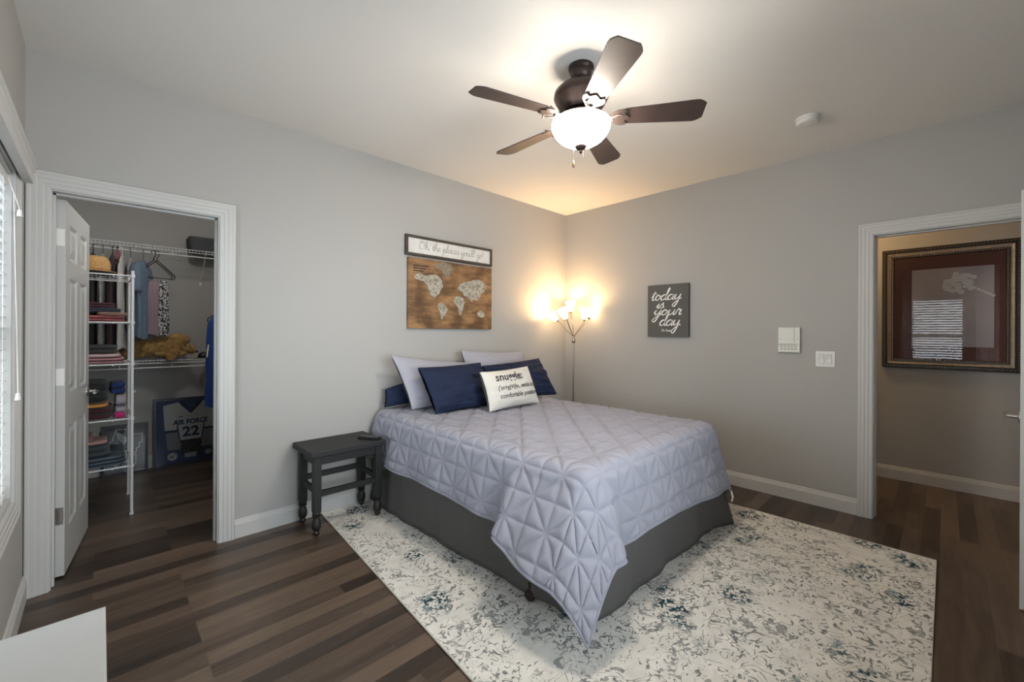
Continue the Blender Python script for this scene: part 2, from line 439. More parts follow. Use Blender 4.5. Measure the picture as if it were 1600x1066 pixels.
def blinds(y0, y1, z0, z1, label, tilt):
    e = empty('window_blinds', (WX-.03, (y0+y1)/2, z1), label, 'blinds')
    mb = MB()      # valance with a stepped crown
    a0, a1 = y0-.10, y1+.10
    if y0 < -3: a0, a1 = y0-.06, y1+.06
    prof = [(.022,z1-.008),(.052,z1-.008),(.052,z1+.035),(.057,z1+.045),(.057,z1+.060),(.064,z1+.068),(.064,z1+.078),(.022,z1+.078)]
    mb.prism(prof, a0, a1, lambda q: (WX+q[0], q[2], q[1]))
    mb.build('valance', TRIM, e)
    mb = MB(); mb.box(WX-.062, WX-.010, y0+.016, y1-.016, z1-.058, z1-.014); mb.build('headrail', BLINDW, e)
    mb = MB(); z = z1-.085
    while z > z0+.055:
        ct, st_ = math.cos(R(tilt)), math.sin(R(tilt)); Tt = lambda q, z=z: (WX-.036+q[0]*ct-q[2]*st_, q[1], z+q[0]*st_+q[2]*ct)
        P = [(-.025,0),(-.012,.003),(.012,.003),(.025,0),(.025,.0028),(.012,.0058),(-.012,.0058),(-.025,.0028)]
        mb.prism([(p[0], p[1]) for p in P], y0+.018, y1-.018, lambda q, Tt=Tt: Tt((q[0], q[2], q[1])))
        z -= .0445
    mb.build('slats', BLINDW, e)
    mb = MB(); mb.box(WX-.062, WX-.012, y0+.018, y1-.018, z0+.026, z0+.045); mb.build('bottom_rail', BLINDW, e, bevel=.003)
    mb = MB()
    for yy in (y0+.15, (y0+y1)/2, y1-.15):
        for xx in (WX-.064, WX-.008): mb.tube([(xx, yy, z1-.05), (xx, yy, z0+.03)], .0012, 5)
    mb.build('ladder_cords', BLINDW, e)
    for yy, zt in ((y1-.05, 1.84), (y1-.075, 1.07)):
        mb = MB(); mb.tube([(WX-.004, yy, z1-.04), (WX+.012, yy, z1-.10), (WX+.026, yy, zt)], .0012, 5); c = mb.build('pull_cord', BLINDW, e)
        mb = MB(); mb.lathe([(.002,.03),(.006,.028),(.008,.012),(.009,0)], (WX+.026, yy, zt-.03), 10); mb.build('tassel', BLINDW, c)
    return e
BLINDW = mat('white_blind_slat', (.72,.73,.72), .45)
blinds(W1[0], W1[1], WZ0, WZ1, 'white slatted window blinds beside the closet door', 4)

blinds(W2[0], W2[1], WZ0, WZ1, 'white slatted window blinds mirrored in the hall picture glass', 22)
# ------------------------------------------------------------------ doors
def door_leaf(name, w, h, hinge, ang, lever_z=.93, side=1):
    """leaf from hinge along +u; thickness from 0 to side*t in v; returns object and map"""
    t = .035
    ca, sa = math.cos(ang), math.sin(ang)
    def Tm(q): return (hinge[0]+q[0]*ca-q[1]*sa, hinge[1]+q[0]*sa+q[1]*ca, q[2])
    mb = MB(); z0 = .012
    st = .105; mid = .10; rails = [(z0, z0+.235), (.80, .985), (1.62, 1.72), (h-.115, h)]
    mb.box(.004, w-.004, .009, t-.009, z0, h, T=Tm)
    us = [(0, st), (w/2-mid/2, w/2+mid/2), (w-st, w)]
    for a, c in us: mb.box(a, c, 0, t, z0, h, T=Tm)
    for (a, c) in ((st, w/2-mid/2), (w/2+mid/2, w-st)):
        for (q0, q1) in rails: mb.box(a, c, 0, t, q0, q1, T=Tm)
        for k in range(3):
            q0, q1 = rails[k][1], rails[k+1][0]
            for vv, dv in ((0, 1), (t, -1)):
                # moulding slope round the recess and raised field
                def ring(i0, v0, i1, v1):
                    A = [(a+i0,q0+i0),(c-i0,q0+i0),(c-i0,q1-i0),(a+i0,q1-i0)]; B = [(a+i1,q0+i1),(c-i1,q0+i1),(c-i1,q1-i1),(a+i1,q1-i1)]
                    vs = [Tm((p[0], vv+dv*v0, p[1])) for p in A]+[Tm((p[0], vv+dv*v1, p[1])) for p in B]
                    mb.add(vs, [(0,1,5,4),(1,2,6,5),(2,3,7,6),(3,0,4,7)])
                ring(0,.0005,.016,.0085); ring(.016,.0085,.024,.0085); ring(.024,.0085,.046,.002)
                i1 = .046; B = [(a+i1,q0+i1),(c-i1,q0+i1),(c-i1,q1-i1),(a+i1,q1-i1)]
                mb.add([Tm((p[0], vv+dv*.002, p[1])) for p in B], [(0,1,2,3)])
    return tag(mb.build(name, DOORW), kind='structure'), Tm, t
def lever(door, Tm, w, t, z, back, mirror=1):
    for v0, s in ((0, -1), (t, 1)):
        mb = MB()
        mb.lathe([(.031,0),(.031,.006),(.024,.012),(.010,.014),(.010,.045)], (0,0,0), 20, T=lambda q: Tm((w-.062+q[0], v0+s*q[2], z+q[1])))
        pts = [(w-.062, v0+s*.044, z), (w-.075, v0+s*.052, z), (w-.11, v0+s*.054, z+.002), (w-.178, v0+s*.050, z)]
        mb.tube([Tm(q) for q in smoothpts(pts, 4)], .009, 8)
        h = mb.build('door_handle', NICKEL, door, smooth=40); h['label'] = 'satin nickel lever handle'
# closet door, hinged on the left jamb and swung into the closet
d1, T1, dt = door_leaf('door_1', .700, 2.032, (-4.132, .122), R(83.5))
d1['label'] = 'white six-panel closet door standing open'
lever(d1, T1, .700, dt, .93, 0)
for k, (z, mt_) in enumerate(((1.83, 'w'), (1.08, 'w'), (.335, 'n'))):
    mb = MB()
    mb.box(-.0032, .0005, .004, .0345, z-.045, z+.045, T=T1)
    p = T1((0, .042, z)); mb.lathe([(.0055,-.045),(.0055,.045)], (p[0], p[1], z), 10)
    mb.box(p[0]-.012, p[0], p[1]-.004, p[1]-.001, z-.045, z+.045)
    hh = mb.build('hinge', mat('white_painted_hinge', (.80,.80,.78), .35) if mt_ == 'w' else NICKEL, d1)
    if mt_ == 'n': hh['label'] = 'bare nickel lowest hinge'
# bedroom door, hinged at the far end of its opening and open against the wall behind the camera
d2, T2, dt = door_leaf('door_2', .810, 2.032, (-.020, -3.572), R(180-9.5))
lever(d2, T2, .810, dt, .93, 0)

# ------------------------------------------------------------------ lettering
G = {   # pen strokes on a unit x-height
 'a':(1.0,[[(.85,.85),(.5,1.02),(.12,.65),(.12,.2),(.4,-.02),(.75,.4),(.88,.98),(.8,.3),(.95,0),(1.12,.25)]]),
 'b':(.9,[[(0,.2),(.35,1.2),(.45,2.1),(.25,2.2),(.15,1.4),(.15,.1),(.45,-.02),(.75,.3),(.7,.8),(.45,.85)]]),
 'c':(.8,[[(.7,.8),(.5,1.02),(.15,.7),(.12,.25),(.4,-.02),(.85,.3)]]),
 'd':(1.05,[[(.85,.8),(.5,1.02),(.12,.65),(.12,.2),(.4,-.02),(.75,.4),(1.05,2.0),(.98,2.25),(.85,1.8),(.8,.3),(.98,0),(1.15,.25)]]),
 'e':(.75,[[(0,.25),(.4,.45),(.62,.75),(.42,1.02),(.15,.7),(.15,.2),(.42,-.02),(.85,.3)]]),
 'g':(1.0,[[(.85,.85),(.5,1.02),(.12,.65),(.12,.2),(.4,-.02),(.75,.4),(.85,.98),(.75,-.6),(.45,-1.25),(.15,-.95),(.5,-.4),(1.1,.25)]]),
 'h':(1.0,[[(0,.2),(.35,1.3),(.45,2.1),(.25,2.2),(.15,1.3),(.12,0)],[(.13,.4),(.45,.98),(.7,.85),(.72,.2),(.85,-.02),(1.1,.25)]]),
 'i':(.5,[[(0,.2),(.28,.98),(.22,.3),(.35,-.02),(.6,.25)],[(.33,1.42),(.36,1.5)]]),
 'l':(.55,[[(0,.2),(.4,1.3),(.5,2.1),(.32,2.25),(.2,1.4),(.2,.3),(.38,-.02),(.65,.25)]]),
 'o':(.85,[[(.6,.95),(.35,1.0),(.1,.6),(.15,.15),(.42,-.02),(.7,.35),(.65,.85),(.5,.95),(.7,.75),(.95,.75)]]),
 'p':(1.0,[[(0,.3),(.3,1.0),(.22,.2),(.1,-1.2)],[(.22,.4),(.5,1.0),(.8,.75),(.75,.2),(.45,-.02),(.22,.25)],[(.6,.02),(1.08,.25)]]),
 'r':(.75,[[(0,.2),(.3,1.15),(.38,.95),(.65,.92),(.55,.3),(.7,-.02),(.88,.25)]]),
 's':(.7,[[(0,.2),(.42,1.15),(.5,.7),(.62,.3),(.4,-.02),(.1,.12)],[(.45,.02),(.8,.25)]]),
 't':(.65,[[(.1,.5),(.42,1.7),(.28,.6),(.3,.1),(.48,-.02),(.75,.25)],[(.08,1.2),(.72,1.32)]]),
 'u':(1.05,[[(0,.4),(.2,.98),(.15,.25),(.38,-.02),(.7,.35),(.85,.98),(.8,.25),(.95,-.02),(1.15,.25)]]),
 'y':(1.05,[[(0,.4),(.2,.98),(.15,.35),(.38,.05),(.7,.4),(.88,.98),(.75,-.5),(.45,-1.35),(.12,-1.05),(.5,-.4),(1.15,.25)]]),
 'O':(1.6,[[(.9,2.0),(.4,1.9),(.1,1.1),(.3,.2),(.8,-.05),(1.3,.5),(1.35,1.4),(1.0,2.0),(.6,1.8),(.8,1.5),(1.5,1.7)]]),
 'D':(1.5,[[(.3,2.0),(.25,0),(.9,.1),(1.3,.8),(1.1,1.7),(.3,2.05),(0,1.8)]]),
 'S':(1.1,[[(.95,1.8),(.6,2.1),(.25,1.7),(.5,1.1),(.85,.6),(.5,0),(.05,.3)]]),
 '.':(.4,[[(.12,.02),(.18,.08)]]), ',':(.4,[[(.18,.12),(.08,-.3)]]), "'":(.3,[[(.18,2.1),(.1,1.7)]]), '!':(.5,[[(.32,2.1),(.2,.6)],[(.14,.02),(.18,.08)]]),
}
def script(mb, text, x0, y0, xh, pen, Tm, track=0.0, slant=.12, w0=0.0, thick=.0015, width=1.0):
    x = x0
    for ch in text:
        if ch == ' ': x += .55*xh*width; continue
        adv, strokes = G[ch]
        for s_ in strokes:
            pts = smoothpts([((p[0]+p[1]*slant)*xh*width, p[1]*xh) for p in s_], 5)
            P = [np.array(q) for q in pts]; Lf = []; Rt = []
            for i in range(len(P)):
                t = P[min(i+1, len(P)-1)]-P[max(i-1, 0)]; n = np.linalg.norm(t); t = t/(n if n > 1e-9 else 1)
                d = np.array((-t[1], t[0]))*pen*(1.25 if t[1] < -.3 else .8)
                Lf.append(P[i]+d); Rt.append(P[i]-d)
            k = len(P); vs = []
            for hgt in (w0, w0+thick):
                for q in Lf+Rt: vs.append(Tm((x+q[0], y0+q[1], hgt)))
            fs = []
            for i in range(k-1):
                fs.append((2*k+i, 3*k+i, 3*k+i+1, 2*k+i+1))
                fs.append((i, i+1, 2*k+i+1, 2*k+i)); fs.append((k+i, 3*k+i, 3*k+i+1, k+i+1))
            fs.append((0, 2*k, 3*k, k)); fs.append((k-1, 2*k-1, 4*k-1, 3*k-1))
            mb.add(vs, fs)
        x += (adv+track)*xh*width
    return x
def script_fit(mb, text, x0, x1, y0, xh, pen, Tm, **k):
    tot = sum(.55 if c == ' ' else G[c][0] for c in text)
    return script(mb, text, x0, y0, xh, pen, Tm, width=(x1-x0)/(tot*xh), **k)
def type_mesh(mb, text, size, Tm, align='CENTER', bold=0.0, thick=.0012, sx=1.0):
    c = bpy.data.curves.new('type', 'FONT'); c.body = text; c.size = size; c.align_x = align; c.offset = bold; c.resolution_u = 3
    o = bpy.data.objects.new('type', c); col.objects.link(o)
    me = bpy.data.meshes.new_from_object(o)
    vs = [Tm((v.co.x*sx, v.co.y, thick)) for v in me.vertices]
    mb.add(vs, [tuple(p.vertices) for p in me.polygons])
    bpy.data.objects.remove(o); bpy.data.curves.remove(c); bpy.data.meshes.remove(me)

# ------------------------------------------------------------------ bed
MX0, MX1, MY0, MY1, MT = -2.45, -.88, -2.07, -.05, .69
bed = empty('bed', ((MX0+MX1)/2, (MY0+MY1)/2, 0), 'queen bed on castors with charcoal grey bed skirt and navy mattress sheet', 'bed')
b = MB(); b.box(MX0+.02, MX1-.02, MY0+.02, MY1, .405, MT-.012); b.build('mattress', NAVY, bed, smooth=40, bevel=.05, seg=4)
b = MB(); b.box(MX0+.035, MX1-.035, MY0+.035, MY1, .13, .40); b.build('box_spring', SKIRT, bed, bevel=.02)
b = MB()
for xx in (MX0+.05, MX1-.09):
    b.box(xx, xx+.04, MY0+.1, MY1-.06, .09, .13)
for yy in (-1.75, -.9, -.15): b.box(MX0+.05, MX1-.05, yy-.02, yy+.02, .09, .13)
b.build('bed_frame', DARKMETAL, bed)
for (xx, yy) in ((-2.475, -1.76), (-.90, -1.76), (-2.40, -.15), (-.93, -.15)):
    b = MB(); b.lathe([(.010,.10),(.010,.05),(.014,.045)], (xx, yy, .0), 12)
    b.lathe([(.026,-.011),(.030,-.006),(.030,.006),(.026,.011)], (0,0,0), 20, T=lambda q: (xx+q[2], yy+q[1], .0385+q[0]))
    b.build('caster', DARKMETAL, bed, smooth=40)
# skirt: three hanging sides with soft folds, split at the corners of the foot
def skirt():
    mb = MB(); rows = 14
    def side(pa, pb, out, n, seed, flare, lift):
        V = []
        for j in range(rows):
            t = j/(rows-1)
            for i in range(n):
                s_ = i/(n-1); x = pa[0]+(pb[0]-pa[0])*s_; y = pa[1]+(pb[1]-pa[1])*s_
                w = mnoise.noise(Vector((s_*9+seed, t*.9, 0)))*.022*t + math.sin(s_*23+seed)*.006*t + mnoise.noise(Vector((s_*26+seed, t*2.5, 3)))*.006
                o = .004+flare(s_)*t**1.6 + w
                zb = .018+lift(s_)
                V.append((x+out[0]*o, y+out[1]*o, .412-(.412-zb)*t))
        mb.grid(V, n, rows)
    ep = .012
    side((MX0, MY1), (MX0, MY0), (-1,0), 90, 1.3, lambda s: .022+.012*math.sin(s*7), lambda s: .004+.038*max(0, s-.72)/.28)
    side((MX0, MY0-.0), (MX1+.03, MY0-.0), (0,-1), 80, 5.1, lambda s: .018+.075*max(0, s-.88)/.12, lambda s: .02*max(0, .15-s)/.15)
    side((MX1, MY0), (MX1, MY1), (1,0), 60, 9.7, lambda s: .02+.03*max(0, .1-s)/.1, lambda s: .005)
    o = mb.build('bed_skirt', SKIRT, bed, smooth=180)
    md = o.modifiers.new('thick', 'SOLIDIFY'); md.thickness = .003
skirt()

# quilt: square cloth draped over the mattress; long corners hang as pointed flaps
def build_quilt():
    RR = .075; HEAD = -.07
    def sm(t): t = min(1, max(0, t)); return t*t*(3-2*t)
    gs = lambda x, c, s: math.exp(-((x-c)/s)**2)
    dL = lambda y: .325 + .138*sm((-1.25-y)/.8) + .008*math.sin(y*9)
    dR = lambda y: .33 - .06*sm((-1.4-y)/.6)
    def dF(x): return .345 + .045*sm((-1.95-x)/.5) + .05*sm((x+1.7)/.5) + .007*math.sin(x*11)
    NU, NV = 330, 340
    A = np.zeros((NV, NU)); B = np.zeros((NV, NU)); P = np.zeros((NV, NU, 3))
    for j in range(NV):
        q = j/(NV-1)
        for i in range(NU):
            p = i/(NU-1)
            # cloth coordinates (two passes, the overhangs depend on the place)
            bq = HEAD + (MY0-.38-HEAD)*q
            yy = max(bq, MY0); a = MX0-dL(yy) + (MX1+dR(yy)-MX0+dL(yy))*p
            xx = min(max(a, MX0), MX1); bq = HEAD + (MY0-dF(xx)-HEAD)*q
            A[j, i] = a; B[j, i] = bq
            da = max(MX0+RR-a, a-(MX1-RR)); sx = -1 if a < (MX0+MX1)/2 else 1
            db = (MY0+RR)-bq
            cx = MX0+RR if sx < 0 else MX1-RR; cy = MY0+RR
            top = MT+.006+.004*mnoise.noise(Vector((a*2.1, bq*2.1, 0)))
            # a little fuller towards the pillows
            top += .010*sm((bq+.9)/.8)
            def arc(s):
                if s < RR*math.pi/2: return RR*math.sin(s/RR), RR-RR*math.cos(s/RR), 0.0
                return RR, RR, s-RR*math.pi/2
            if da <= 0 and db <= 0: x, y, z = a, bq, top
            elif db <= 0:
                o, dn, h = arc(da)
                k = .05 if sx < 0 else .04
                fl = k*h/.25 + (h/.28)*(.012*math.sin(bq*13+1)+.010*mnoise.noise(Vector((bq*5, 1.7, sx))))
                if sx < 0: fl += .26*h*sm((-1.56-bq)/.09) + .10*h*gs(bq, -1.67, .06) - .045*h/.3*gs(bq, -1.50, .07)
                else: fl += .05*h*sm((-1.7-bq)/.2)
                dz = math.sqrt(max(h*h-fl*fl, 0))
                x = cx+sx*(o+fl); y = bq; z = top-dn-dz
            elif da <= 0:
                o, dn, h = arc(db)
                fl = .05*h/.25 + (h/.28)*(.014*math.sin(a*10+.6)+.010*mnoise.noise(Vector((a*4.5, 7.3, 0))))
                fl += .05*h*sm((-2.22-a)/.10) + .11*h*gs(a, -2.33, .05) - .035*h/.3*gs(a, -2.19, .07) + .05*h*sm((a+1.1)/.2)
                dz = math.sqrt(max(h*h-fl*fl, 0))
                x = a; y = cy-o-fl; z = top-dn-dz
            else:
                rho = math.hypot(da, db); ph = math.atan2(db, da)
                o, dn, h = arc(rho)
                w = math.sin(2*ph)
                e0 = .05*h/.25 + (h/.28)*(.012*math.sin((MY0+RR)*13+1)+.010*mnoise.noise(Vector(((MY0+RR)*5, 1.7, sx)))) + (.26 if sx < 0 else .05)*h
                xe = MX0+RR if sx < 0 else MX1-RR
                e1 = .05*h/.25 + (h/.28)*(.014*math.sin(xe*10+.6)+.010*mnoise.noise(Vector((xe*4.5, 7.3, 0)))) + (.05 if sx < 0 else .05)*h + (.11*h*gs(xe, -2.33, .05) if sx < 0 else 0)
                t_ = sm(ph/(math.pi/2)); fl = e0*(1-t_)+e1*t_ + (.02 if sx < 0 else .03)*h*w
                fl = min(fl, h*.75)
                dz = math.sqrt(max(h*h-fl*fl, 0))
                rr = o+fl
                x = cx+sx*rr*math.cos(ph); y = cy-rr*math.sin(ph); z = top-dn-dz
            zmin = .022
            P[j, i] = (x, y, max(z, zmin+.002*math.sin(a*40)))
    # smooth once or twice to blend the seams between zones
    for _ in range(4):
        Q = P.copy()
        Q[1:-1, 1:-1] = (P[:-2, 1:-1]+P[2:, 1:-1]+P[1:-1, :-2]+P[1:-1, 2:]+2*P[1:-1, 1:-1])/6
        P = Q
    du = np.gradient(P, axis=1); dv = np.gradient(P, axis=0)
    Nn = np.cross(dv, du); Nn /= np.maximum(np.linalg.norm(Nn, axis=2, keepdims=True), 1e-9)
    c = .132
    u = (A-MX0)/c; v = (B-MY0)/c
    fu = u-np.floor(u); fv = v-np.floor(v); par = (np.floor(u)+np.floor(v)) % 2
    d1 = np.minimum(np.minimum(fu, 1-fu), np.minimum(fv, 1-fv))
    d2 = np.where(par > .5, np.abs(fu-fv), np.abs(fu+fv-1))/math.sqrt(2)
    d = np.minimum(d1, d2)*c
    puff = .009*(1-np.exp(-(d/.010)**1.1))+.004*np.clip(d/(.25*c),0,1)
    edge = np.minimum(np.minimum(np.arange(NU)[None, :], NU-1-np.arange(NU)[None, :]), np.minimum(99, NV-1-np.arange(NV)[:, None]))
    puff = np.where(edge < 2, .006, np.where(edge == 2, 0.0, puff))
    wr = np.zeros_like(puff)
    for j in range(NV):
        for i in range(NU): wr[j, i] = mnoise.noise(Vector((A[j, i]*22, B[j, i]*22, 0)))*.0011+mnoise.noise(Vector((A[j, i]*60, B[j, i]*60, 4)))*.0005
    P = P + Nn*(puff+wr)[..., None]
    mb = MB(); mb.grid(P.reshape(-1, 3).tolist(), NU, NV)
    o = mb.build('quilt', QUILT, smooth=180)
    tag(o, 'lavender grey quilt stitched in triangles draped over the bed', 'quilt')
    md = o.modifiers.new('thick', 'SOLIDIFY'); md.thickness = .006; md.offset = -1
    return o, P[NV-1, NU-22]
quilt, tp = build_quilt()
tx_, ty_, tz_ = tp; ty_ -= .004
b = MB(); b.grid([(tx_, ty_, tz_+.006), (tx_+.026, ty_, tz_+.006), (tx_-.004, ty_-.010, tz_-.03), (tx_+.022, ty_-.012, tz_-.03), (tx_-.012, ty_-.006, tz_-.06), (tx_+.014, ty_-.008, tz_-.064)], 2, 3)
o = b.build('care_tag', WHITEINK, quilt); o.modifiers.new('t', 'SOLIDIFY').thickness = .001; o['label'] = 'small white sewn-in care tag'

# ------------------------------------------------------------------ pillows
def pillow_z(u, v, t):      # half thickness at u,v in -1..1
    return t/2*max(0, (1-abs(u)**2.6))**.55*max(0, (1-abs(v)**2.6))**.55
def pillow(name, label, mt, w, h, t, base, lean, yaw=0, roll=0, group=None, seed=0, wr=.006, corners=((0,0),(0,0),(0,0),(0,0))):
    """stands on its lower edge at base, leaning back by lean degrees"""
    M = Matrix.Translation(base) @ Matrix.Rotation(R(yaw), 4, 'Z') @ Matrix.Rotation(R(-lean), 4, 'X') @ Matrix.Rotation(R(roll), 4, 'Y')
    n = 44; mb = MB()
    def P(u, v, s):
        x = u*w/2*(1-.035*(1-v*v)*u*u); z = v*h/2*(1-.06*(1-u*u)*v*v)
        wts = ((1-u)*(1+v)/4, (1+u)*(1+v)/4, (1-u)*(1-v)/4, (1+u)*(1-v)/4)
        x += sum(k*c[0] for k, c in zip(wts, corners)); z += sum(k*c[1] for k, c in zip(wts, corners))
        th = pillow_z(u*.985, v*.985, t)
        fold = wr*(mnoise.noise(Vector((u*2.2+seed, v*3.5, s)))+.8*mnoise.noise(Vector((u*3+seed, v*9+u*2, s+3)))+.3*mnoise.noise(Vector((u*9+seed, v*14, s+6))))*min(1, th/(t*.2))
        e = max(abs(u), abs(v))
        return M @ Vector((x, -s*(th+fold*1.0) if s else 0, z+h/2))
    V = []
    for s in (1, -1):
        for j in range(n):
            for i in range(n):
                u = math.sin((i/(n-1)-.5)*math.pi); v = math.sin((j/(n-1)-.5)*math.pi)
                V.append(P(u, v, s))
    mb.grid(V[:n*n], n, n)
    fs = []
    for j in range(n-1):
        for i in range(n-1):
            a = j*n+i; fs.append((a+n, a+n+1, a+1, a))
    mb.add(V[n*n:], fs)
    o = mb.build(name, mt, smooth=180)
    wd = o.modifiers.new('weld', 'WELD'); wd.merge_threshold = .0004
    tag(o, label, 'pillow', group)
    return o, M
PZ = MT+.032
pillow('pillow', 'navy pillow flattened at the wall behind the left grey pillow', NAVY, .54, .27, .11, (-2.15,-.10,PZ), 3, roll=-4, seed=2, corners=((.05,-.10),(0,0),(.03,.03),(0,0)))
pillow('pillow', 'light lavender grey pillow standing behind the left navy pillow', GREYPIL, .70, .42, .14, (-1.98,-.31,PZ), 15, roll=2, seed=5, corners=((-.075,.01),(0,-.06),(.06,.0),(0,0)))
pillow('pillow', 'light lavender grey pillow at the lamp end behind the right navy pillow', GREYPIL, .78, .45, .14, (-1.25,-.24,PZ), 13, roll=1, seed=9, corners=((-.04,.0),(-.02,-.02),(.02,.0),(0,0)))
pillow('pillow', 'navy pillow on the left with the white lettered cushion overlapping its edge', NAVY, .61, .38, .17, (-1.935,-.535,PZ), 24, yaw=2, seed=13, wr=.014, corners=((-.03,-.01),(0,0),(.03,0),(-.02,-.01)))
pillow('pillow', 'navy pillow behind the white lettered cushion on the lamp side', NAVY, .76, .40, .17, (-1.16,-.47,PZ), 26, yaw=-2, roll=2, seed=17, wr=.016, corners=((-.04,-.07),(-.06,0),(0,0),(.04,.01)))
wp, WM = pillow('cushion', 'white cushion printed with the word snuggle in front of the navy pillows', CREAM, .57, .325, .15, (-1.565,-.735,PZ), 16, roll=-1, seed=21, wr=.004, corners=((-.02,-.01),(-.05,0),(0,0),(.0,0)))
b = MB()
def pil_map(cx, cz):
    def f(q):
        x = cx+q[0]; z = cz+q[1]; u = x/.285; v = (z-.1625)/.1625
        th = pillow_z(u*.985, v*.985, .15)+.004*(mnoise.noise(Vector((u*2.2+21, v*3.5, 1)))+.8*mnoise.noise(Vector((u*3+21, v*9+u*2, 4)))+.3*mnoise.noise(Vector((u*9+21, v*14, 7))))
        return WM @ Vector((x, -(th+.0032), z))
    return f
type_mesh(b, 'snuggle:', .088, pil_map(-.205, .222), 'LEFT', .0016, 0, 1.05)
type_mesh(b, "('sn\u0259g(\u0259)l)v., settle into a", .050, pil_map(-.20, .148), 'LEFT', .0005, 0, .90)
type_mesh(b, 'comfortable position.', .052, pil_map(-.19, .082), 'LEFT', .0005, 0, .94)
o = b.build('lettering', INK, wp); o['label'] = 'black serif words about snuggling'

# ------------------------------------------------------------------ bedside table and remote
tb = empty('side_table', (-2.785, -.205, 0), 'small charcoal wooden table with turned legs beside the bed', 'table')
b = MB(); b.box(-3.040, -2.530, -.388, -.024, .522, .560); b.build('tabletop', TABLEB, tb, bevel=.005)
LX = (-2.988, -2.566); LY = (-.337, -.078)
LEGP = [(.0215,.162),(.0225,.158),(.0275,.152),(.0190,.146),(.0275,.140),(.0190,.134),(.0275,.128),(.0190,.121),(.0200,.116),(.0240,.104),(.0285,.085),(.0285,.062),(.0235,.046),(.0190,.041)]
for xx in LX:
    for yy in LY:
        b = MB(); b.box(xx-.024, xx+.024, yy-.024, yy+.024, .160, .522)
        lg = b.build('leg', TABLEB, tb, bevel=.003, origin=True)
        b = MB(); b.lathe(LEGP, (xx, yy, 0), 20); b.build('turned_foot', TABLEB, lg, smooth=50)
        b = MB(); b.ellipsoid((xx, yy, .022+(.010 if xx > -2.7 else 0)), (.020,.020,.0215), 16, 10); q = b.build('ball_caster', DARKMETAL, lg, smooth=180)
for k, zz in ((0, (.462, .522)), (1, (.255, .290))):
    b = MB(); b.box(LX[0]+.02, LX[1]-.02, LY[0]-.012, LY[0]+.012, *zz); b.build('apron' if k == 0 else 'stretcher', TABLEB, tb)
    b = MB(); zq = zz if k == 0 else (.300,.335)
    b.box(LX[0]+.02, LX[1]-.02, LY[1]-.012, LY[1]+.012, *zq); b.build('apron' if k == 0 else 'stretcher', TABLEB, tb)
    for xx in LX:
        zq = zz if k == 0 else (.275,.310)
        b = MB(); b.box(xx-.012, xx+.012, LY[0]+.02, LY[1]-.02, *zq); b.build('apron' if k == 0 else 'stretcher', TABLEB, tb)
rm = empty('remote_control', (-2.605, -.285, .560), 'black remote control lying on the corner of the side table', 'remote', rz=R(-62))
b = MB(); Mr = wm(rm); b.box(-.085, .085, -.022, .022, 0, .018, T=lambda q: Mr @ Vector(q)); b.build('remote_body', BLACK, rm, bevel=.005)
b = MB()
for i in range(7):
    for k in (-1, 0, 1): b.box(-.065+i*.019, -.055+i*.019, k*.012-.004, k*.012+.004, .018, .0195, T=lambda q: Mr @ Vector(q))
b.build('buttons', mat('grey_buttons', (.10,.10,.105), .5), rm)

# ------------------------------------------------------------------ rug
rc = [(-3.065,-3.15), (-.487,-3.153), (-.470,-.035), (-2.840,-.028)]
b = MB(); b.prism(rc, .0, .008, lambda q: (q[0], q[1], q[2])); 
rug = b.build('area_rug', RUG, bevel=.003); tag(rug, 'large cream rug with distressed grey and teal pattern under the bed', 'rug')
b = MB()
cxr = sum(q[0] for q in rc)/4; cyr = sum(q[1] for q in rc)/4
b.tube([(q[0], q[1], .006) for q in rc], .0055, 8, closed=True)
b.build('binding', mat('cream_binding', (.58,.56,.50), .9), rug)

# ------------------------------------------------------------------ ceiling fan
FX, FY = -2.18, -1.835
fan = empty('ceiling_fan', (FX, FY, H), 'dark bronze five-blade ceiling fan with a lit white glass bowl', 'ceiling fan')
c0 = (FX, FY, 0)
b = MB(); b.lathe([(.066,2.739),(.067,2.725),(.058,2.715),(.060,2.705),(.050,2.680),(.034,2.664),(.020,2.660)], c0, 32); b.build('canopy', DARKMETAL, fan, smooth=40)
b = MB(); b.lathe([(.014,2.665),(.014,2.632)], c0, 16); b.build('downrod', DARKMETAL, fan, smooth=40)
b = MB(); b.lathe([(.030,2.642),(.075,2.638),(.118,2.622),(.140,2.600),(.144,2.575),(.138,2.560),(.128,2.545),(.112,2.522),(.096,2.505),(.094,2.497),(.070,2.492)], c0, 48); hs = b.build('motor_housing', DARKMETAL, fan, smooth=40)
b = MB()
for i in range(40):
    a = 2*math.pi*i/40
    if i % 8 in (0,): continue
    for k in range(1):
        r0, z0, r1, z1 = .1255, 2.541, .1075, 2.515
        ca, sa = math.cos(a), math.sin(a); w = .0035
        vs = []
        for (rr, zz) in ((r0+.0015, z0-.002), (r1+.0015, z1-.002)):
            for s in (-1, 1): vs.append((FX+rr*ca-s*w*sa, FY+rr*sa+s*w*ca, zz))
        b.add(vs, [(0,1,3,2)])
o = b.build('vent_slots', mat('dark_slot', (.008,.007,.007), .8), hs)
b = MB(); b.lathe([(.070,2.492),(.072,2.476),(.060,2.468),(.062,2.462),(.139,2.456),(.141,2.450),(.018,2.448),(.012,2.40),(.010,2.325)], c0, 40); b.build('light_fitter', DARKMETAL, fan, smooth=40)  # wide pan added to hold the bowl's light off the ceiling
BLADEM = mat('walnut_blade', (.040,.026,.023), .42, bump=.05, bscale=60, vary=.15, vscale=12)
IRONM = mat('bronze_iron', (.060,.044,.038), .40, .5)
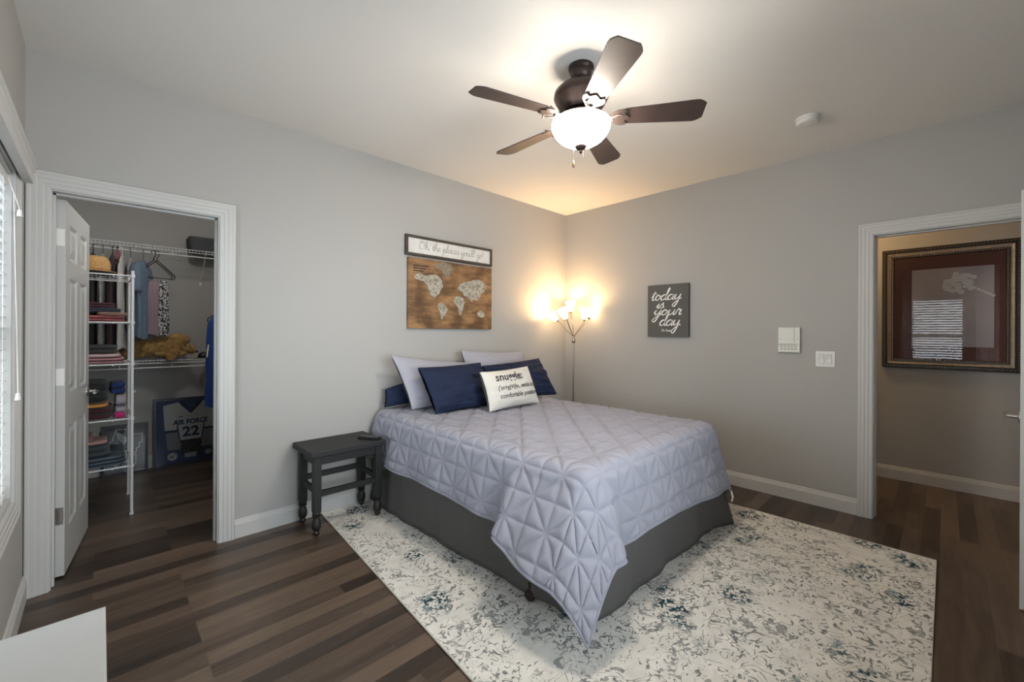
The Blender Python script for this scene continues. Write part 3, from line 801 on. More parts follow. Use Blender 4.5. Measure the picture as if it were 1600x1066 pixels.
def blade_local():
    mb = MB(); n = 26; top = []; 
    r0, r1 = .205, .615
    for i in range(n+1):
        t = i/n; r = r0+(r1-r0)*t
        w = .052+.022*min(1, t*1.15)
        if t > .90: w -= .026*((t-.90)/.10)**1.6
        if t < .05: w *= .75+.25*(t/.05)
        top.append((r, w))
    poly = [(r, -w) for r, w in top]+[(r, w) for r, w in reversed(top)]
    pt = R(-13)
    mb.prism(poly, -.003, .003, lambda q: (q[0], q[1]*math.cos(pt)-q[2]*math.sin(pt), q[1]*math.sin(pt)+q[2]*math.cos(pt)))
    return mb
def iron_local():
    mb = MB(); pt = R(-13)
    half = [(.090,.016),(.125,.015),(.150,.022),(.170,.040),(.192,.053),(.214,.056),(.232,.050),(.238,.042),(.228,.034),(.224,.024),(.236,.014),(.246,.0)]
    poly = [(x, -y) for x, y in half]+[(x, y) for x, y in reversed(half[:-1])]
    mb.prism(poly, -.0095, -.0040, lambda q: (q[0], q[1]*math.cos(pt)-q[2]*math.sin(pt), q[1]*math.sin(pt)+q[2]*math.cos(pt)))
    mb.tube([(.075,0,.022),(.10,0,.012),(.13,0,-.003),(.165,0,-.010)], .012, 8)
    for s in (-1, 1):
        mb.tube([(.14,s*.012,-.010),(.165,s*.024,-.014),(.19,s*.040,-.012),(.212,s*.042,-.010+s*.008),(.214,s*.028,-.011)], .005, 6)
        mb.lathe([(.005,-.012),(.005,-.009)], (.215, s*.030, s*.006), 8)
    return mb
ZB = 2.462
b0 = None
for k in range(5):
    if b0 is None:
        b0 = bpy.data.objects.new('blade', None)
        mb = blade_local(); b0 = mb.build('blade', BLADEM, None, origin=False, bevel=.0015); b0.parent = fan
        mb = iron_local(); i0 = mb.build('blade_iron', IRONM, None, origin=False, smooth=40); i0.parent = b0
        b0.location = (0, 0, ZB-H); b0.rotation_euler = (0, 0, R(18))
    else:
        copy_part(b0, fan, R(18+72*k))
BOWL = emis('lit_frosted_bowl', (1.0,.88,.74,1), BOWL_E)
b = MB(); b.lathe([(.152,2.440),(.1535,2.425),(.149,2.404),(.136,2.380),(.112,2.355),(.080,2.335),(.042,2.322),(.012,2.318)], c0, 48, cap0=False); 
bo = b.build('glass_bowl', BOWL, fan, smooth=180); bo['label'] = 'glowing white frosted glass bowl'
b = MB(); b.lathe([(.006,2.326),(.030,2.324),(.032,2.316),(.024,2.305),(.010,2.299),(.008,2.292),(.010,2.288),(.002,2.280)], c0, 24); b.build('finial', DARKMETAL, fan, smooth=40)
for dx, dy, zl in ((-.035,.020,2.235), (.012,-.008,2.262)):
    b = MB(); b.tube([(FX+dx,FY+dy,2.322),(FX+dx,FY+dy,zl)], .0008, 5); pc = b.build('pull_chain', NICKEL, fan)
    if zl < 2.25:
        b = MB(); b.lathe([(.001,0),(.005,-.006),(.007,-.022),(.0055,-.034),(.001,-.038)], (FX+dx,FY+dy,zl+.004), 12); b.build('pull_fob', mat('bronze_fob', (.16,.10,.06), .4, .6), pc)
def lamp(name, loc, watts, colr, rad, parent):
    d = bpy.data.lights.new(name, 'POINT'); d.energy = watts; d.color = colr; d.shadow_soft_size = rad
    o = bpy.data.objects.new(name, d); col.objects.link(o); o.parent = parent
    o.location = wm(parent).inverted() @ Vector(loc); return o
for k in range(3):
    a = R(40+120*k); lamp('bulb_light', (FX+.085*math.cos(a), FY+.085*math.sin(a), 2.425), FAN_W/3, (1.0,.94,.86), .022, fan)

# smoke detector
sd = empty('smoke_detector', (-.705,-2.555,H), 'round white smoke detector on the ceiling', 'smoke detector')
b = MB(); b.lathe([(.068,H-.001),(.068,H-.012),(.064,H-.014)], (-.705,-2.555,0), 32); b.build('base_plate', WHITEPL, sd, smooth=40)
b = MB(); b.lathe([(.062,H-.013),(.064,H-.030),(.056,H-.040),(.030,H-.044),(.002,H-.044)], (-.705,-2.555,0), 32); b.build('cover', WHITEPL, sd, smooth=40)

# ------------------------------------------------------------------ floor lamp in the corner
LAMPM = mat('brushed_lamp_metal', (.30,.265,.22), .35, 1.0)
LXc, LYc = -.180, -.265
fl = empty('floor_lamp', (LXc, LYc, 0), 'slim nickel floor lamp with five lit white shades in the room corner', 'floor lamp')
b = MB(); b.lathe([(.125,.0),(.125,.014),(.115,.022),(.030,.032),(.014,.045)], (LXc,LYc,0), 32); b.build('base', LAMPM, fl, smooth=40)
b = MB(); b.lathe([(.0095,.04),(.0095,1.22)], (LXc,LYc,0), 14); b.build('pole', LAMPM, fl, smooth=40)
b = MB(); b.lathe([(.010,1.215),(.020,1.225),(.022,1.245),(.014,1.262),(.010,1.30)], (LXc,LYc,0), 16); b.build('hub', LAMPM, fl, smooth=40)
SHADE = emis('lit_lamp_shade', (1.0,.64,.32,1), SHADE_E)
rv = Vector((.716,-.698,0)); bv = Vector((.698,.716,0))      # across and away from the bed side
top = Vector((LXc, LYc, 1.285))
#     across, depth, height of the socket; direction the shade opens to
shades = [(-.185,-.02,.185,(-.62,.05,.55)), (-.095,-.08,.200,(-.45,-.25,.85)), (-.022,.085,.285,(-.05,.10,1.0)), (.105,-.06,.195,(.10,-.25,1.0)), (.175,.02,.215,(.62,.05,.70))]
for (ax, dp, hz, dr) in shades:
    s = top + rv*ax + bv*dp + Vector((0,0,hz)); d = (rv*dr[0] + bv*dr[1] + Vector((0,0,dr[2]))).normalized()
    b = MB(); mid = top + (s-top)*.45 + Vector((0,0,.035 if abs(ax) < .05 else -.005))
    b.tube(smoothpts([top, mid, s-d*.03, s], 6), .0052, 8); arm = b.build('arm', LAMPM, fl, smooth=60)
    q = d.to_track_quat('Z', 'Y').to_matrix()
    Tq = lambda w, s=s, q=q: s + q @ Vector(w)
    b = MB(); b.lathe([(.008,-.012),(.021,-.004),(.023,.010)], (0,0,0), 16, T=Tq); b.build('socket', LAMPM, arm, smooth=40)
    b = MB(); b.lathe([(.024,.006),(.030,.020),(.047,.075),(.060,.122)], (0,0,0), 28, T=Tq, cap0=False, cap1=False); sh = b.build('lamp_shade', SHADE, fl, smooth=180)
    sh.modifiers.new('t', 'SOLIDIFY').thickness = .0025
    lamp('bulb_light', Tq((0,0,.080)), LAMP_W, (1.0,.62,.29), .03, fl)

# ------------------------------------------------------------------ signs and pictures on the walls
sg = empty('framed_sign', (-1.688,-.02,2.075), 'long white script sign in a dark wood frame above the map', 'sign')
SX0, SX1, SZ0, SZ1 = -2.168, -1.205, 1.985, 2.158
FRAMEB = mat('dark_walnut_frame', (.050,.038,.030), .5, vary=.3, vscale=25)
b = MB()
b.box(SX0,SX1,-.034,-.002,SZ1-.022,SZ1); b.box(SX0,SX1,-.034,-.002,SZ0,SZ0+.022); b.box(SX0,SX0+.022,-.034,-.002,SZ0+.022,SZ1-.022); b.box(SX1-.022,SX1,-.034,-.002,SZ0+.022,SZ1-.022)
b.build('frame', FRAMEB, sg, bevel=.002)
b = MB(); b.box(SX0+.02,SX1-.02,-.020,-.004,SZ0+.02,SZ1-.02); b.build('board', mat('white_washed_board', (.62,.61,.58), .7, vary=.06, vscale=20), sg)
b = MB(); script_fit(b, "Oh, the places you'll go!", SX0+.13, SX1-.11, SZ0+.066, .033, .0022, lambda q: (q[0], -.0202-q[2], q[1]))
b.build('lettering', GREYINK, sg)
mpp = empty('wall_map', (-1.675,-.02,1.37), 'brown wooden panel with a pale world map hung under the script sign', 'wall art')
PX0, PX1, PZ0, PZ1 = -2.143, -1.208, 1.362, 1.968
def map_wood():
    mt, nt, bb = newmat('aged_map_wood'); L = nt.links.new
    tc = N(nt, 'ShaderNodeTexCoord'); mp = N(nt, 'ShaderNodeMapping'); mp.inputs['Scale'].default_value = (2.2, 1, 14); L(tc.outputs['Object'], mp.inputs['Vector'])
    n1 = N(nt, 'ShaderNodeTexNoise', Scale=1.6, Detail=6.0, Roughness=.65, Distortion=.5); L(mp.outputs[0], n1.inputs['Vector'])
    n2 = N(nt, 'ShaderNodeTexNoise', Scale=4.5, Detail=4.0); L(tc.outputs['Object'], n2.inputs['Vector'])
    rp = N(nt, 'ShaderNodeValToRGB'); rp.color_ramp.elements[0].position = .32; rp.color_ramp.elements[0].color = (.12,.060,.026,1); rp.color_ramp.elements[1].position = .7; rp.color_ramp.elements[1].color = (.36,.20,.085,1)
    L(n1.outputs['Fac'], rp.inputs['Fac'])
    rq = N(nt, 'ShaderNodeValToRGB'); rq.color_ramp.elements[0].position = .40; rq.color_ramp.elements[0].color = (.45,.42,.36,1); rq.color_ramp.elements[1].position = .56; rq.color_ramp.elements[1].color = (1,1,1,1)
    L(n2.outputs['Fac'], rq.inputs['Fac'])
    mx = N(nt, 'ShaderNodeMix', data_type='RGBA', blend_type='MULTIPLY'); mx.inputs[0].default_value = 1; L(rp.outputs['Color'], mx.inputs[6]); L(rq.outputs['Color'], mx.inputs[7])
    L(mx.outputs[2], bb.inputs['Base Color']); bb.inputs['Roughness'].default_value = .6
    return mt
b = MB(); b.box(PX0,PX1,-.030,-.001,PZ0,PZ1); b.build('panel', map_wood(), mpp, bevel=.002)
W_, H_ = PX1-PX0, PZ1-PZ0
cont = {
 'north_america': [(.06,.74),(.10,.79),(.18,.755),(.24,.78),(.29,.80),(.33,.76),(.36,.70),(.375,.62),(.345,.56),(.33,.52),(.30,.47),(.27,.45),(.235,.48),(.215,.55),(.20,.63),(.15,.68),(.09,.69),(.065,.71)],
 'greenland': [(.27,.93),(.36,.985),(.47,.97),(.485,.90),(.45,.80),(.41,.75),(.38,.80),(.36,.86),(.30,.88)],
 'south_america': [(.32,.37),(.36,.38),(.40,.35),(.43,.30),(.415,.24),(.39,.20),(.37,.155),(.355,.13),(.35,.20),(.335,.28),(.315,.32)],
 'eurasia': [(.545,.62),(.57,.68),(.62,.72),(.68,.74),(.74,.77),(.80,.79),(.86,.77),(.91,.72),(.925,.66),(.89,.60),(.85,.56),(.83,.50),(.79,.455),(.76,.47),(.73,.42),(.70,.47),(.67,.50),(.63,.51),(.60,.57),(.57,.59)],
 'africa': [(.50,.43),(.52,.49),(.57,.50),(.62,.47),(.645,.42),(.625,.37),(.61,.29),(.585,.21),(.565,.24),(.56,.33),(.53,.37),(.505,.39)],
 'australia': [(.80,.25),(.83,.30),(.87,.29),(.90,.24),(.885,.19),(.85,.185),(.815,.20)],
}
def land_mat():
    mt, nt, bb = newmat('pale_string_land'); L = nt.links.new
    tc = N(nt, 'ShaderNodeTexCoord'); n1 = N(nt, 'ShaderNodeTexNoise', Scale=38.0, Detail=3.0, Distortion=2.0); L(tc.outputs['Object'], n1.inputs['Vector'])
    rp = N(nt, 'ShaderNodeValToRGB'); rp.color_ramp.elements[0].position = .40; rp.color_ramp.elements[0].color = (.17,.14,.10,1); rp.color_ramp.elements[1].position = .55; rp.color_ramp.elements[1].color = (.40,.38,.32,1)
    L(n1.outputs['Fac'], rp.inputs['Fac']); L(rp.outputs['Color'], bb.inputs['Base Color']); bb.inputs['Roughness'].default_value = .7
    return mt
LAND = land_mat(); LAND2 = mat('faded_land', (.20,.165,.115), .7, vary=.3, vscale=30)
from mathutils import geometry as mgeo
for nm, poly in cont.items():
    b = MB(); P2 = []
    n = len(poly)
    for i in range(n):       # ragged coast
        a = poly[i]; c = poly[(i+1) % n]
        for k in range(5):
            t = k/5; x = a[0]+(c[0]-a[0])*t+.010*mnoise.noise(Vector((i*1.7+k, 2.2, 0))); z = a[1]+(c[1]-a[1])*t+.016*mnoise.noise(Vector((i*1.3+k*1.9, 9.1, 1)))
            P2.append((PX0+x*W_, PZ0+z*H_))
    tris = mgeo.tessellate_polygon([[Vector((q[0], q[1], 0)) for q in P2]])
    vs = [(q[0], -.0325, q[1]) for q in P2]; b.add(vs, [tuple(t) for t in tris])
    k = len(P2); b.add([(q[0], -.0325, q[1]) for q in P2]+[(q[0], -.029, q[1]) for q in P2], [(i, (i+1) % k, k+(i+1) % k, k+i) for i in range(k)])
    b.build('continent', LAND2 if nm in ('greenland',) else LAND, mpp)
b = MB()
for k in range(3): b.box(PX0+.045, PX0+.045+(.15,.13,.10)[k], -.0312, -.029, PZ1-.070-.022*k, PZ1-.061-.022*k)
b.build('title_lines', INK, mpp)

ds = empty('canvas_sign', (-.02,-1.292,1.30), 'dark grey square-edged sign with white brush script beside the lamp', 'sign')
b = MB(); b.box(-.036,-.001,-1.500,-1.086,1.298,1.810); b.build('canvas', mat('dark_grey_canvas', (.090,.088,.084), .8, bump=.2, bscale=500), ds, bevel=.003)
TB = lambda q: (-.0362-q[2], -1.086-q[0], q[1])
b = MB()
script_fit(b, 'today', .030, .335, 1.660, .050, .0046, TB, slant=.25)
script_fit(b, 'is', .090, .165, 1.580, .044, .0046, TB, slant=.25)
script_fit(b, 'your', .060, .335, 1.512, .050, .0046, TB, slant=.25)
script_fit(b, 'day.', .120, .350, 1.408, .054, .0046, TB, slant=.25)
script_fit(b, 'Dr. Seuss', .150, .240, 1.352, .0095, .0014, TB)
b.build('lettering', WHITEINK, ds)

th = empty('alarm_keypad', (-.012,-2.306,1.18), 'almond wall keypad with flip-down cover above the light switch', 'keypad')
b = MB(); b.box(-.026,-.001,-2.383,-2.229,1.182,1.386); b.build('housing', BONEPL, th, bevel=.005)
b = MB(); b.box(-.031,-.026,-2.345,-2.234,1.250,1.380); b.build('cover', mat('almond_cover', (.53,.53,.46), .3), th, bevel=.003)
b = MB()
for i in range(5): b.box(-.0285,-.026,-2.360+i*.024,-2.345+i*.024,1.205,1.216); b.box(-.0285,-.026,-2.360+i*.024,-2.345+i*.024,1.226,1.237)
b.build('keys', mat('grey_keys', (.36,.36,.33), .5), th)
b = MB(); b.box(-.0268,-.0255,-2.376,-2.236,1.2445,1.2475); b.build('seam', mat('seam_grey', (.22,.22,.20), .6), th)
for yy in (-2.250,-2.366):
    b = MB(); b.lathe([(.004,0),(.004,.002)], (0,0,0), 10, T=lambda q, yy=yy: (-.0315-q[2]*.3, yy+q[0], 1.292+q[1])); b.build('screw', mat('screw_grey', (.25,.25,.23), .4), th)
sw = empty('light_switch', (-.005,-2.543,1.075), 'white double rocker light switch beside the bedroom door', 'light switch')
b = MB(); b.box(-.007,-.0005,-2.604,-2.481,1.078,1.200); b.build('wall_plate', WHITEPL, sw, bevel=.003)
GAPG = mat('switch_gap_shade', (.20,.20,.20), .6)
for yy in (-2.566,-2.519):
    b = MB(); b.box(-.0076,-.006,yy-.0185,yy+.0185,1.103,1.175); b.build('rocker_gap_shade', GAPG, sw)  # grey plate paints the shaded recess round the rocker
    b = MB(); b.prism([(0,-.034),(.005,-.034),(.0022,0),(.0065,.034),(0,.034)], yy-.0165, yy+.0165, lambda q: (-.007-q[0], q[2], 1.139+q[1])); b.build('rocker', WHITEPL, sw)

# ------------------------------------------------------------------ picture in the hall
hp = empty('framed_print', (HX-.02,-3.19,1.03), 'large ornate bronze framed print on the hall wall beyond the open door', 'framed print')
QY0, QY1, QZ0, QZ1 = -3.612, -2.775, 1.030, 2.106
XF = HX-.003
def rect_frame(mb, prof, y0, y1, z0, z1):
    """prof: (inset, out) swept round the rectangle"""
    rows = []
    for d, h in prof: rows.append([(XF-h, y0+d, z0+d), (XF-h, y1-d, z0+d), (XF-h, y1-d, z1-d), (XF-h, y0+d, z1-d)])
    vs = [q for r_ in rows for q in r_]; fs = []
    for i in range(len(prof)-1):
        for j in range(4): fs.append((i*4+j, i*4+(j+1)%4, (i+1)*4+(j+1)%4, (i+1)*4+j))
    mb.add(vs, fs)
EBONY = mat('black_brown_moulding', (.014,.010,.008), .35)
BRONZE = mat('champagne_bronze', (.36,.30,.235), .5, .1, vary=.2, vscale=40)
b = MB(); rect_frame(b, [(0,0),(0,.028),(.008,.036),(.030,.036),(.036,.026)], QY0, QY1, QZ0, QZ1); rect_frame(b, [(.061,.020),(.063,.030),(.080,.030),(.084,.012)], QY0, QY1, QZ0, QZ1); b.build('frame', EBONY, hp)
b = MB(); rect_frame(b, [(.034,.026),(.040,.032),(.053,.025),(.062,.022)], QY0, QY1, QZ0, QZ1); b.build('inner_moulding', BRONZE, hp)
b = MB()
def beads(d, h, r, step):
    y0, y1, z0, z1 = QY0+d, QY1-d, QZ0+d, QZ1-d
    ny = int((y1-y0)/step); nz = int((z1-z0)/step)
    for i in range(ny+1):
        for zz in (z0, z1): b.ellipsoid((XF-h, y0+(y1-y0)*i/ny, zz), (r,r*1.1,r), 8, 5)
    for i in range(1, nz):
        for yy in (y0, y1): b.ellipsoid((XF-h, yy, z0+(z1-z0)*i/nz), (r,r,r*1.1), 8, 5)
GILT = mat('gilt_bead', (.33,.25,.16), .35, .6)
beads(.017, .037, .0050, .0205); b.build('outer_beading', mat('dark_gilt_bead', (.20,.15,.095), .35, .5), hp, smooth=180)
b = MB(); beads(.074, .030, .0048, .0165); b.build('inner_beading', GILT, hp, smooth=180)
b = MB(); b.box(XF-.010, XF-.004, QY0+.08, QY1-.08, QZ0+.08, QZ1-.08); b.build('mat_board', mat('burgundy_mat_board', (.12,.034,.026), .7), hp)
PY0, PY1, PZA, PZB = -3.465, -2.975, 1.228, 1.908
b = MB(); b.box(XF-.0125, XF-.010, PY0, PY1, PZA, PZB); b.build('print', mat('mauve_print', (.47,.405,.41), .7, vary=.15, vscale=3), hp)  # mauve made brighter to carry the reflection on the glass
b = MB()
rnd = random.Random(4)
for i in range(46):      # a pale flower head and a few drooping petals
    a = rnd.uniform(0, 6.28); rr = .11*math.sqrt(rnd.random())
    cy, cz = -3.27+rr*math.cos(a)*.9, 1.775+rr*math.sin(a)*.75
    b.ellipsoid((XF-.0128, cy, cz), (.0012, .020, .018), 10, 6)
for i in range(7):
    b.ellipsoid((XF-.0128, -3.34-.02*i, 1.74-.014*i), (.0012, .012, .010), 10, 6)
b.build('printed_blossom', mat('pale_blossom_ink', (.74,.71,.69), .7), hp)
b = MB(); b.box(XF-.0165, XF-.0145, QY0+.078, QY1-.078, QZ0+.078, QZ1-.078); b.build('glass', PGLASS, hp)
hl = empty('hall_ceiling_light', (.80,-2.15,H), 'flush frosted ceiling light in the hall outside the door', 'ceiling light')
b = MB(); b.lathe([(.14,H-.002),(.14,H-.02)], (.80,-2.15,0), 32); b.build('rim', NICKEL, hl)
b = MB(); b.lathe([(.13,H-.02),(.125,H-.05),(.09,H-.075),(.002,H-.085)], (.80,-2.15,0), 32); b.build('diffuser', emis('lit_hall_glass', (1.0,.66,.32,1), 6.0), hl, smooth=180)
lamp('bulb_light', (.80,-2.15,H-.13), HALL_W, (1.0,.62,.28), .08, hl)

# ------------------------------------------------------------------ white cabinet in the near corner
cb = empty('white_cabinet', (-4.10,-2.2,0), 'low white flat-topped cabinet in front of the window wall', 'cabinet')
CT, CYF, CXR = .60, -1.630, -3.983
CABW = mat('white_laminate', (.50,.51,.51), .4)
b = MB(); b.box(WX+.018, CXR, -2.75, CYF, CT-.020, CT); b.build('top', CABW, cb, bevel=.002)
b = MB(); b.box(WX+.022, CXR-.012, -2.74, CYF-.010, .03, CT-.020); b.build('body', CABW, cb, bevel=.002)
b = MB(); b.box(WX+.04, CXR-.04, -2.72, CYF-.03, 0, .03); b.build('plinth', CABW, cb)
for (ya, yb) in ((-2.735,-2.19), (-2.18,-1.645)):
    b = MB(); b.box(CXR-.012, CXR-.002, ya, yb, .05, CT-.03); dd = b.build('door', CABW, cb, bevel=.0015)
    b = MB(); b.lathe([(.006,0),(.006,.012),(.011,.018),(.009,.024)], (0,0,0), 12, T=lambda q: (CXR-.002+q[2]*.5, (ya+.04 if ya > -2.5 else yb-.04)+q[0], .42+q[1])); b.build('knob', CABW, dd, smooth=40)

# ------------------------------------------------------------------ closet: wire shelves
def wire_shelf(name, label, x0, x1, y0, y1, z, rod_dz, brackets, along='x'):
    """deck of thin wires between y0 (front) and y1 (wall); along y the roles of x and y swap"""
    S = (lambda q: q) if along == 'x' else (lambda q: (q[1], q[0], q[2]))
    e = empty(name, S(((x0+x1)/2, (y0+y1)/2, z)), label, 'wire shelf', 'closet wire shelves')
    mb = MB(); sg_ = 1 if y1 > y0 else -1
    n = int((x1-x0)/.0254)
    for i in range(n+1):
        x = x0+.003+(x1-x0-.006)*i/n; mb.tube([S((x, y1, z)), S((x, y0, z)), S((x, y0, z-.028))], .0016, 5)
    for yy in (y0, (y0+y1)/2, y1-sg_*.006): mb.tube([S((x0, yy, z-.003)), S((x1, yy, z-.003))], .0030, 6)
    mb.tube([S((x0, y0, z-.029)), S((x1, y0, z-.029))], .0032, 6)
    mb.build('deck', WIREW, e)
    mb = MB(); mb.tube([S((x0, y0, z-rod_dz)), S((x1, y0, z-rod_dz))], .0058, 8); mb.build('hanging_rod', WIREW, e, smooth=60)
    k = 0
    x = x0+.15
    while x < x1:
        mb = MB(); mb.tube([S((x, y0+sg_*.006, z-.028)), S((x, y0+sg_*.010, z-rod_dz)), S((x, y0, z-rod_dz-.012)), S((x, y0-sg_*.008, z-rod_dz))], .0035, 6); mb.build('rod_clip', WIREW, e); x += .36
    for bx_, wz in brackets:
        mb = MB(); mb.tube([S((bx_, y0+sg_*.004, z-.012)), S((bx_, y1-sg_*.006, wz))], .0045, 6)
        mb.box(*[q for q in ((bx_-.010, bx_+.010) if along == 'x' else sorted((y1-sg_*.012, y1)))], *[q for q in (sorted((y1-sg_*.012, y1)) if along == 'x' else (bx_-.010, bx_+.010))], wz-.022, wz+.018)
        mb.build('bracket', WIREW, e)
    return e
SY0 = 1.85
wire_shelf('wire_shelf', 'white upper wire shelf with hanging rod on the closet back wall', CX0, CX1, SY0, CY1, 2.108, .066, [(-3.262, 1.823), (-4.1, 1.823)])
wire_shelf('wire_shelf', 'white lower wire shelf under the plush dog on the closet back wall', CX0, CX1, SY0, CY1, 1.062, .068, [(-3.262, .763), (-3.766, .763)])
RXr = -3.16
wire_shelf('wire_shelf', 'white wire shelf on the right closet wall above the blue jersey', T+.02, 1.66, RXr, CX1, 1.70, .066, [(.6, 1.42), (1.4, 1.42)], along='y')
cl = empty('closet_fill_light', (-3.50,.60,H), 'added flush frosted closet fill light out of sight above the door', 'ceiling light')
b = MB(); b.lathe([(.11,H-.002),(.11,H-.015)], (-3.50,.60,0), 28); b.build('rim', NICKEL, cl)
b = MB(); b.lathe([(.10,H-.015),(.095,H-.04),(.06,H-.06),(.002,H-.066)], (-3.50,.60,0), 28); b.build('diffuser', emis('closet_fill_glow', (1.0,.95,.88,1), 1.2), cl, smooth=180)
lamp('bulb_light', (-3.50,.60,H-.10), CLOSET_FILL_W, (1.0,.96,.90), .08, cl)  # unseen lamp, added to brighten the closet

# ------------------------------------------------------------------ closet: shelving tower and what is on it
KX0, KX1, KY0, KY1 = -4.235, -3.832, .93, 1.45
KZ = [.357, .700, 1.094, 1.395, 1.733]
tw = empty('shelving_tower', ((KX0+KX1)/2, (KY0+KY1)/2, 0), 'white metal five-shelf tower stacked with folded clothes behind the closet door', 'shelving unit')
for xx in (KX0, KX1):
    for yy in (KY0, KY1):
        b = MB(); b.lathe([(.0095,.012),(.0095,1.765)], (xx,yy,0), 12); b.box(xx-.011,xx+.011,yy-.011,yy+.011,.0,.014); b.build('post', WIREW, tw, smooth=40)
for z in KZ:
    b = MB()
    for yy in (KY0, KY1): b.tube([(KX0, yy, z-.006), (KX1, yy, z-.006)], .0052, 8)
    for xx in (KX0, KX1): b.tube([(xx, KY0, z-.006), (xx, KY1, z-.006)], .0052, 8)
    for i in range(1, 17): xx = KX0+(KX1-KX0)*i/17; b.tube([(xx, KY0, z-.003), (xx, KY1, z-.003)], .0022, 5)
    for yy in (KY0+.17, KY0+.35): b.tube([(KX0, yy, z-.007), (KX1, yy, z-.007)], .003, 6)
    for xx in (KX0, KX1):
        for yy in (KY0, KY1): b.lathe([(.014,z-.016),(.014,z+.004)], (xx,yy,0), 12)
    for xx in (KX0+.13, KX0+.30): b.ellipsoid((xx, KY0-.004, z-.010), (.006,.006,.006), 8, 6)
    b.build('shelf', WIREW, tw, smooth=50)

def cloth(name, c, **k): return mat(name, c, .9, bump=.25, bscale=600, sheen=.1, **k)
def folded(label, x0, x1, y0, y1, z, h, mt, seed, name='folded_clothes', group=None, layers=2, cat='folded clothes'):
    mb = MB(); lh = h/layers
    for L_ in range(layers):
        n, k = 48, 15; V = []
        cx, cy, cz = (x0+x1)/2, (y0+y1)/2, z+lh*(L_+.5)
        for j in range(k):
            ph = (j/(k-1)-.5)*math.pi
            for i in range(n):
                a = 2*math.pi*i/n
                cu = math.copysign(abs(math.cos(a))**.35, math.cos(a)); su = math.copysign(abs(math.sin(a))**.35, math.sin(a))
                cp = abs(math.cos(ph))**.35; sp = math.copysign(abs(math.sin(ph))**.7, math.sin(ph))
                q = Vector((cx+cu*cp*(x1-x0)/2, cy+su*cp*(y1-y0)/2, cz+sp*lh*.5))
                nz = mnoise.noise(q*9+Vector((seed, L_*3, 0)))*.006 + mnoise.noise(q*28+Vector((seed, 0, 5)))*.002
                q.x += cu*cp*nz; q.y += su*cp*nz*1.6; q.z += (mnoise.noise(q*11+Vector((0, seed, 1)))*.18)*lh*(1 if ph > 0 else 0)*.5
                V.append(q)
        mb.grid(V, n, k, wrap=True)
    o = mb.build(name, mt, smooth=180)
    return tag(o, label, cat, group or 'folded clothes on the shelving tower')
XA, XB = -4.215, -3.855
Z = KZ[3]+.002
folded('folded red and pink top at the bottom of the upper clothes stack', XA, XB-.01, .945, 1.40, Z, .042, cloth('coral_knit', (.36,.085,.085), vary=.4, vscale=14), 3)
folded('folded peach top beside the red one under the hat shelf', -4.02, XB+.002, .942, 1.15, Z+.044, .020, cloth('peach_knit', (.52,.30,.22)), 8)
folded('folded slate blue top in the stack under the hat shelf', XA, XB-.035, .95, 1.38, Z+.066, .030, cloth('slate_knit', (.055,.055,.085)), 12)
folded('folded maroon top crowning the stack under the hat shelf', XA, XB-.065, .955, 1.36, Z+.098, .036, cloth('maroon_knit', (.085,.012,.022)), 17)
Z = KZ[2]+.002
folded('folded rose pink blanket on the middle shelf of the tower', XA, XB-.015, .945, 1.41, Z, .040, cloth('rose_fleece', (.42,.19,.20), vary=.25, vscale=10), 23)
folded('folded pale pink shirt lying on the rose blanket', XA, XB-.03, .95, 1.40, Z+.042, .028, cloth('pale_pink_cotton', (.52,.38,.37)), 29, layers=1)
folded('folded charcoal sweater on top of the pink clothes', XA, XB-.05, .965, 1.38, Z+.072, .058, cloth('charcoal_knit', (.035,.034,.036)), 31)
Z = KZ[1]+.002
folded('folded maroon sweatshirt at the bottom of the dark stack', XA, XB-.075, .945, 1.38, Z, .080, cloth('maroon_fleece', (.045,.008,.014)), 37)
folded('folded golden yellow shirt sandwiched between maroon and black', XA, XB-.10, .945, 1.30, Z+.083, .030, cloth('gold_cotton', (.55,.24,.035)), 41, layers=1)
folded('bulky folded black sweatshirt on top of the yellow shirt', XA, XB-.10, .95, 1.38, Z+.116, .150, cloth('black_fleece', (.012,.013,.014)), 43)
folded('folded light grey shirt at the end of the dark stack', XB-.068, XB+.003, 1.06, 1.38, Z, .150, cloth('heather_grey_cotton', (.36,.34,.37)), 47)
folded('folded royal blue shirt at the end above the grey one', XB-.092, XB-.005, 1.12, 1.40, Z+.155, .085, cloth('royal_blue_cotton', (.012,.035,.16)), 53)
folded('small magenta garment tucked in front of the grey shirt', XB-.070, XB-.012, .945, 1.05, Z, .040, cloth('magenta_cotton', (.45,.015,.14)), 59, layers=1)
Z = KZ[0]+.002
folded('folded blue jeans at the bottom of the lowest shelf', XA, XB-.01, .945, 1.40, Z, .075, mat('blue_denim', (.075,.105,.135), .9, bump=.3, bscale=700, vary=.35, vscale=18), 61, layers=3)
folded('folded dark grey trousers on the blue jeans', XA, XB-.09, .955, 1.38, Z+.078, .085, cloth('dark_grey_twill', (.050,.056,.062)), 67)
folded('folded dusty pink shorts on the lowest shelf', XA, XB-.10, .95, 1.20, Z+.167, .028, cloth('dusty_pink_cotton', (.40,.23,.20)), 71, layers=1)
folded('folded salmon shirt topping the lowest shelf', XA, XB-.18, .955, 1.20, Z+.198, .034, cloth('salmon_cotton', (.38,.17,.135)), 73)
ht = empty('straw_hat', (-4.035,1.11,KZ[4]), 'tan straw hat with shade painted black under the brim on top of the shelving tower', 'hat')
STRAW = mat('woven_straw', (.42,.24,.09), .8, bump=.6, bscale=160, vary=.2, vscale=60)
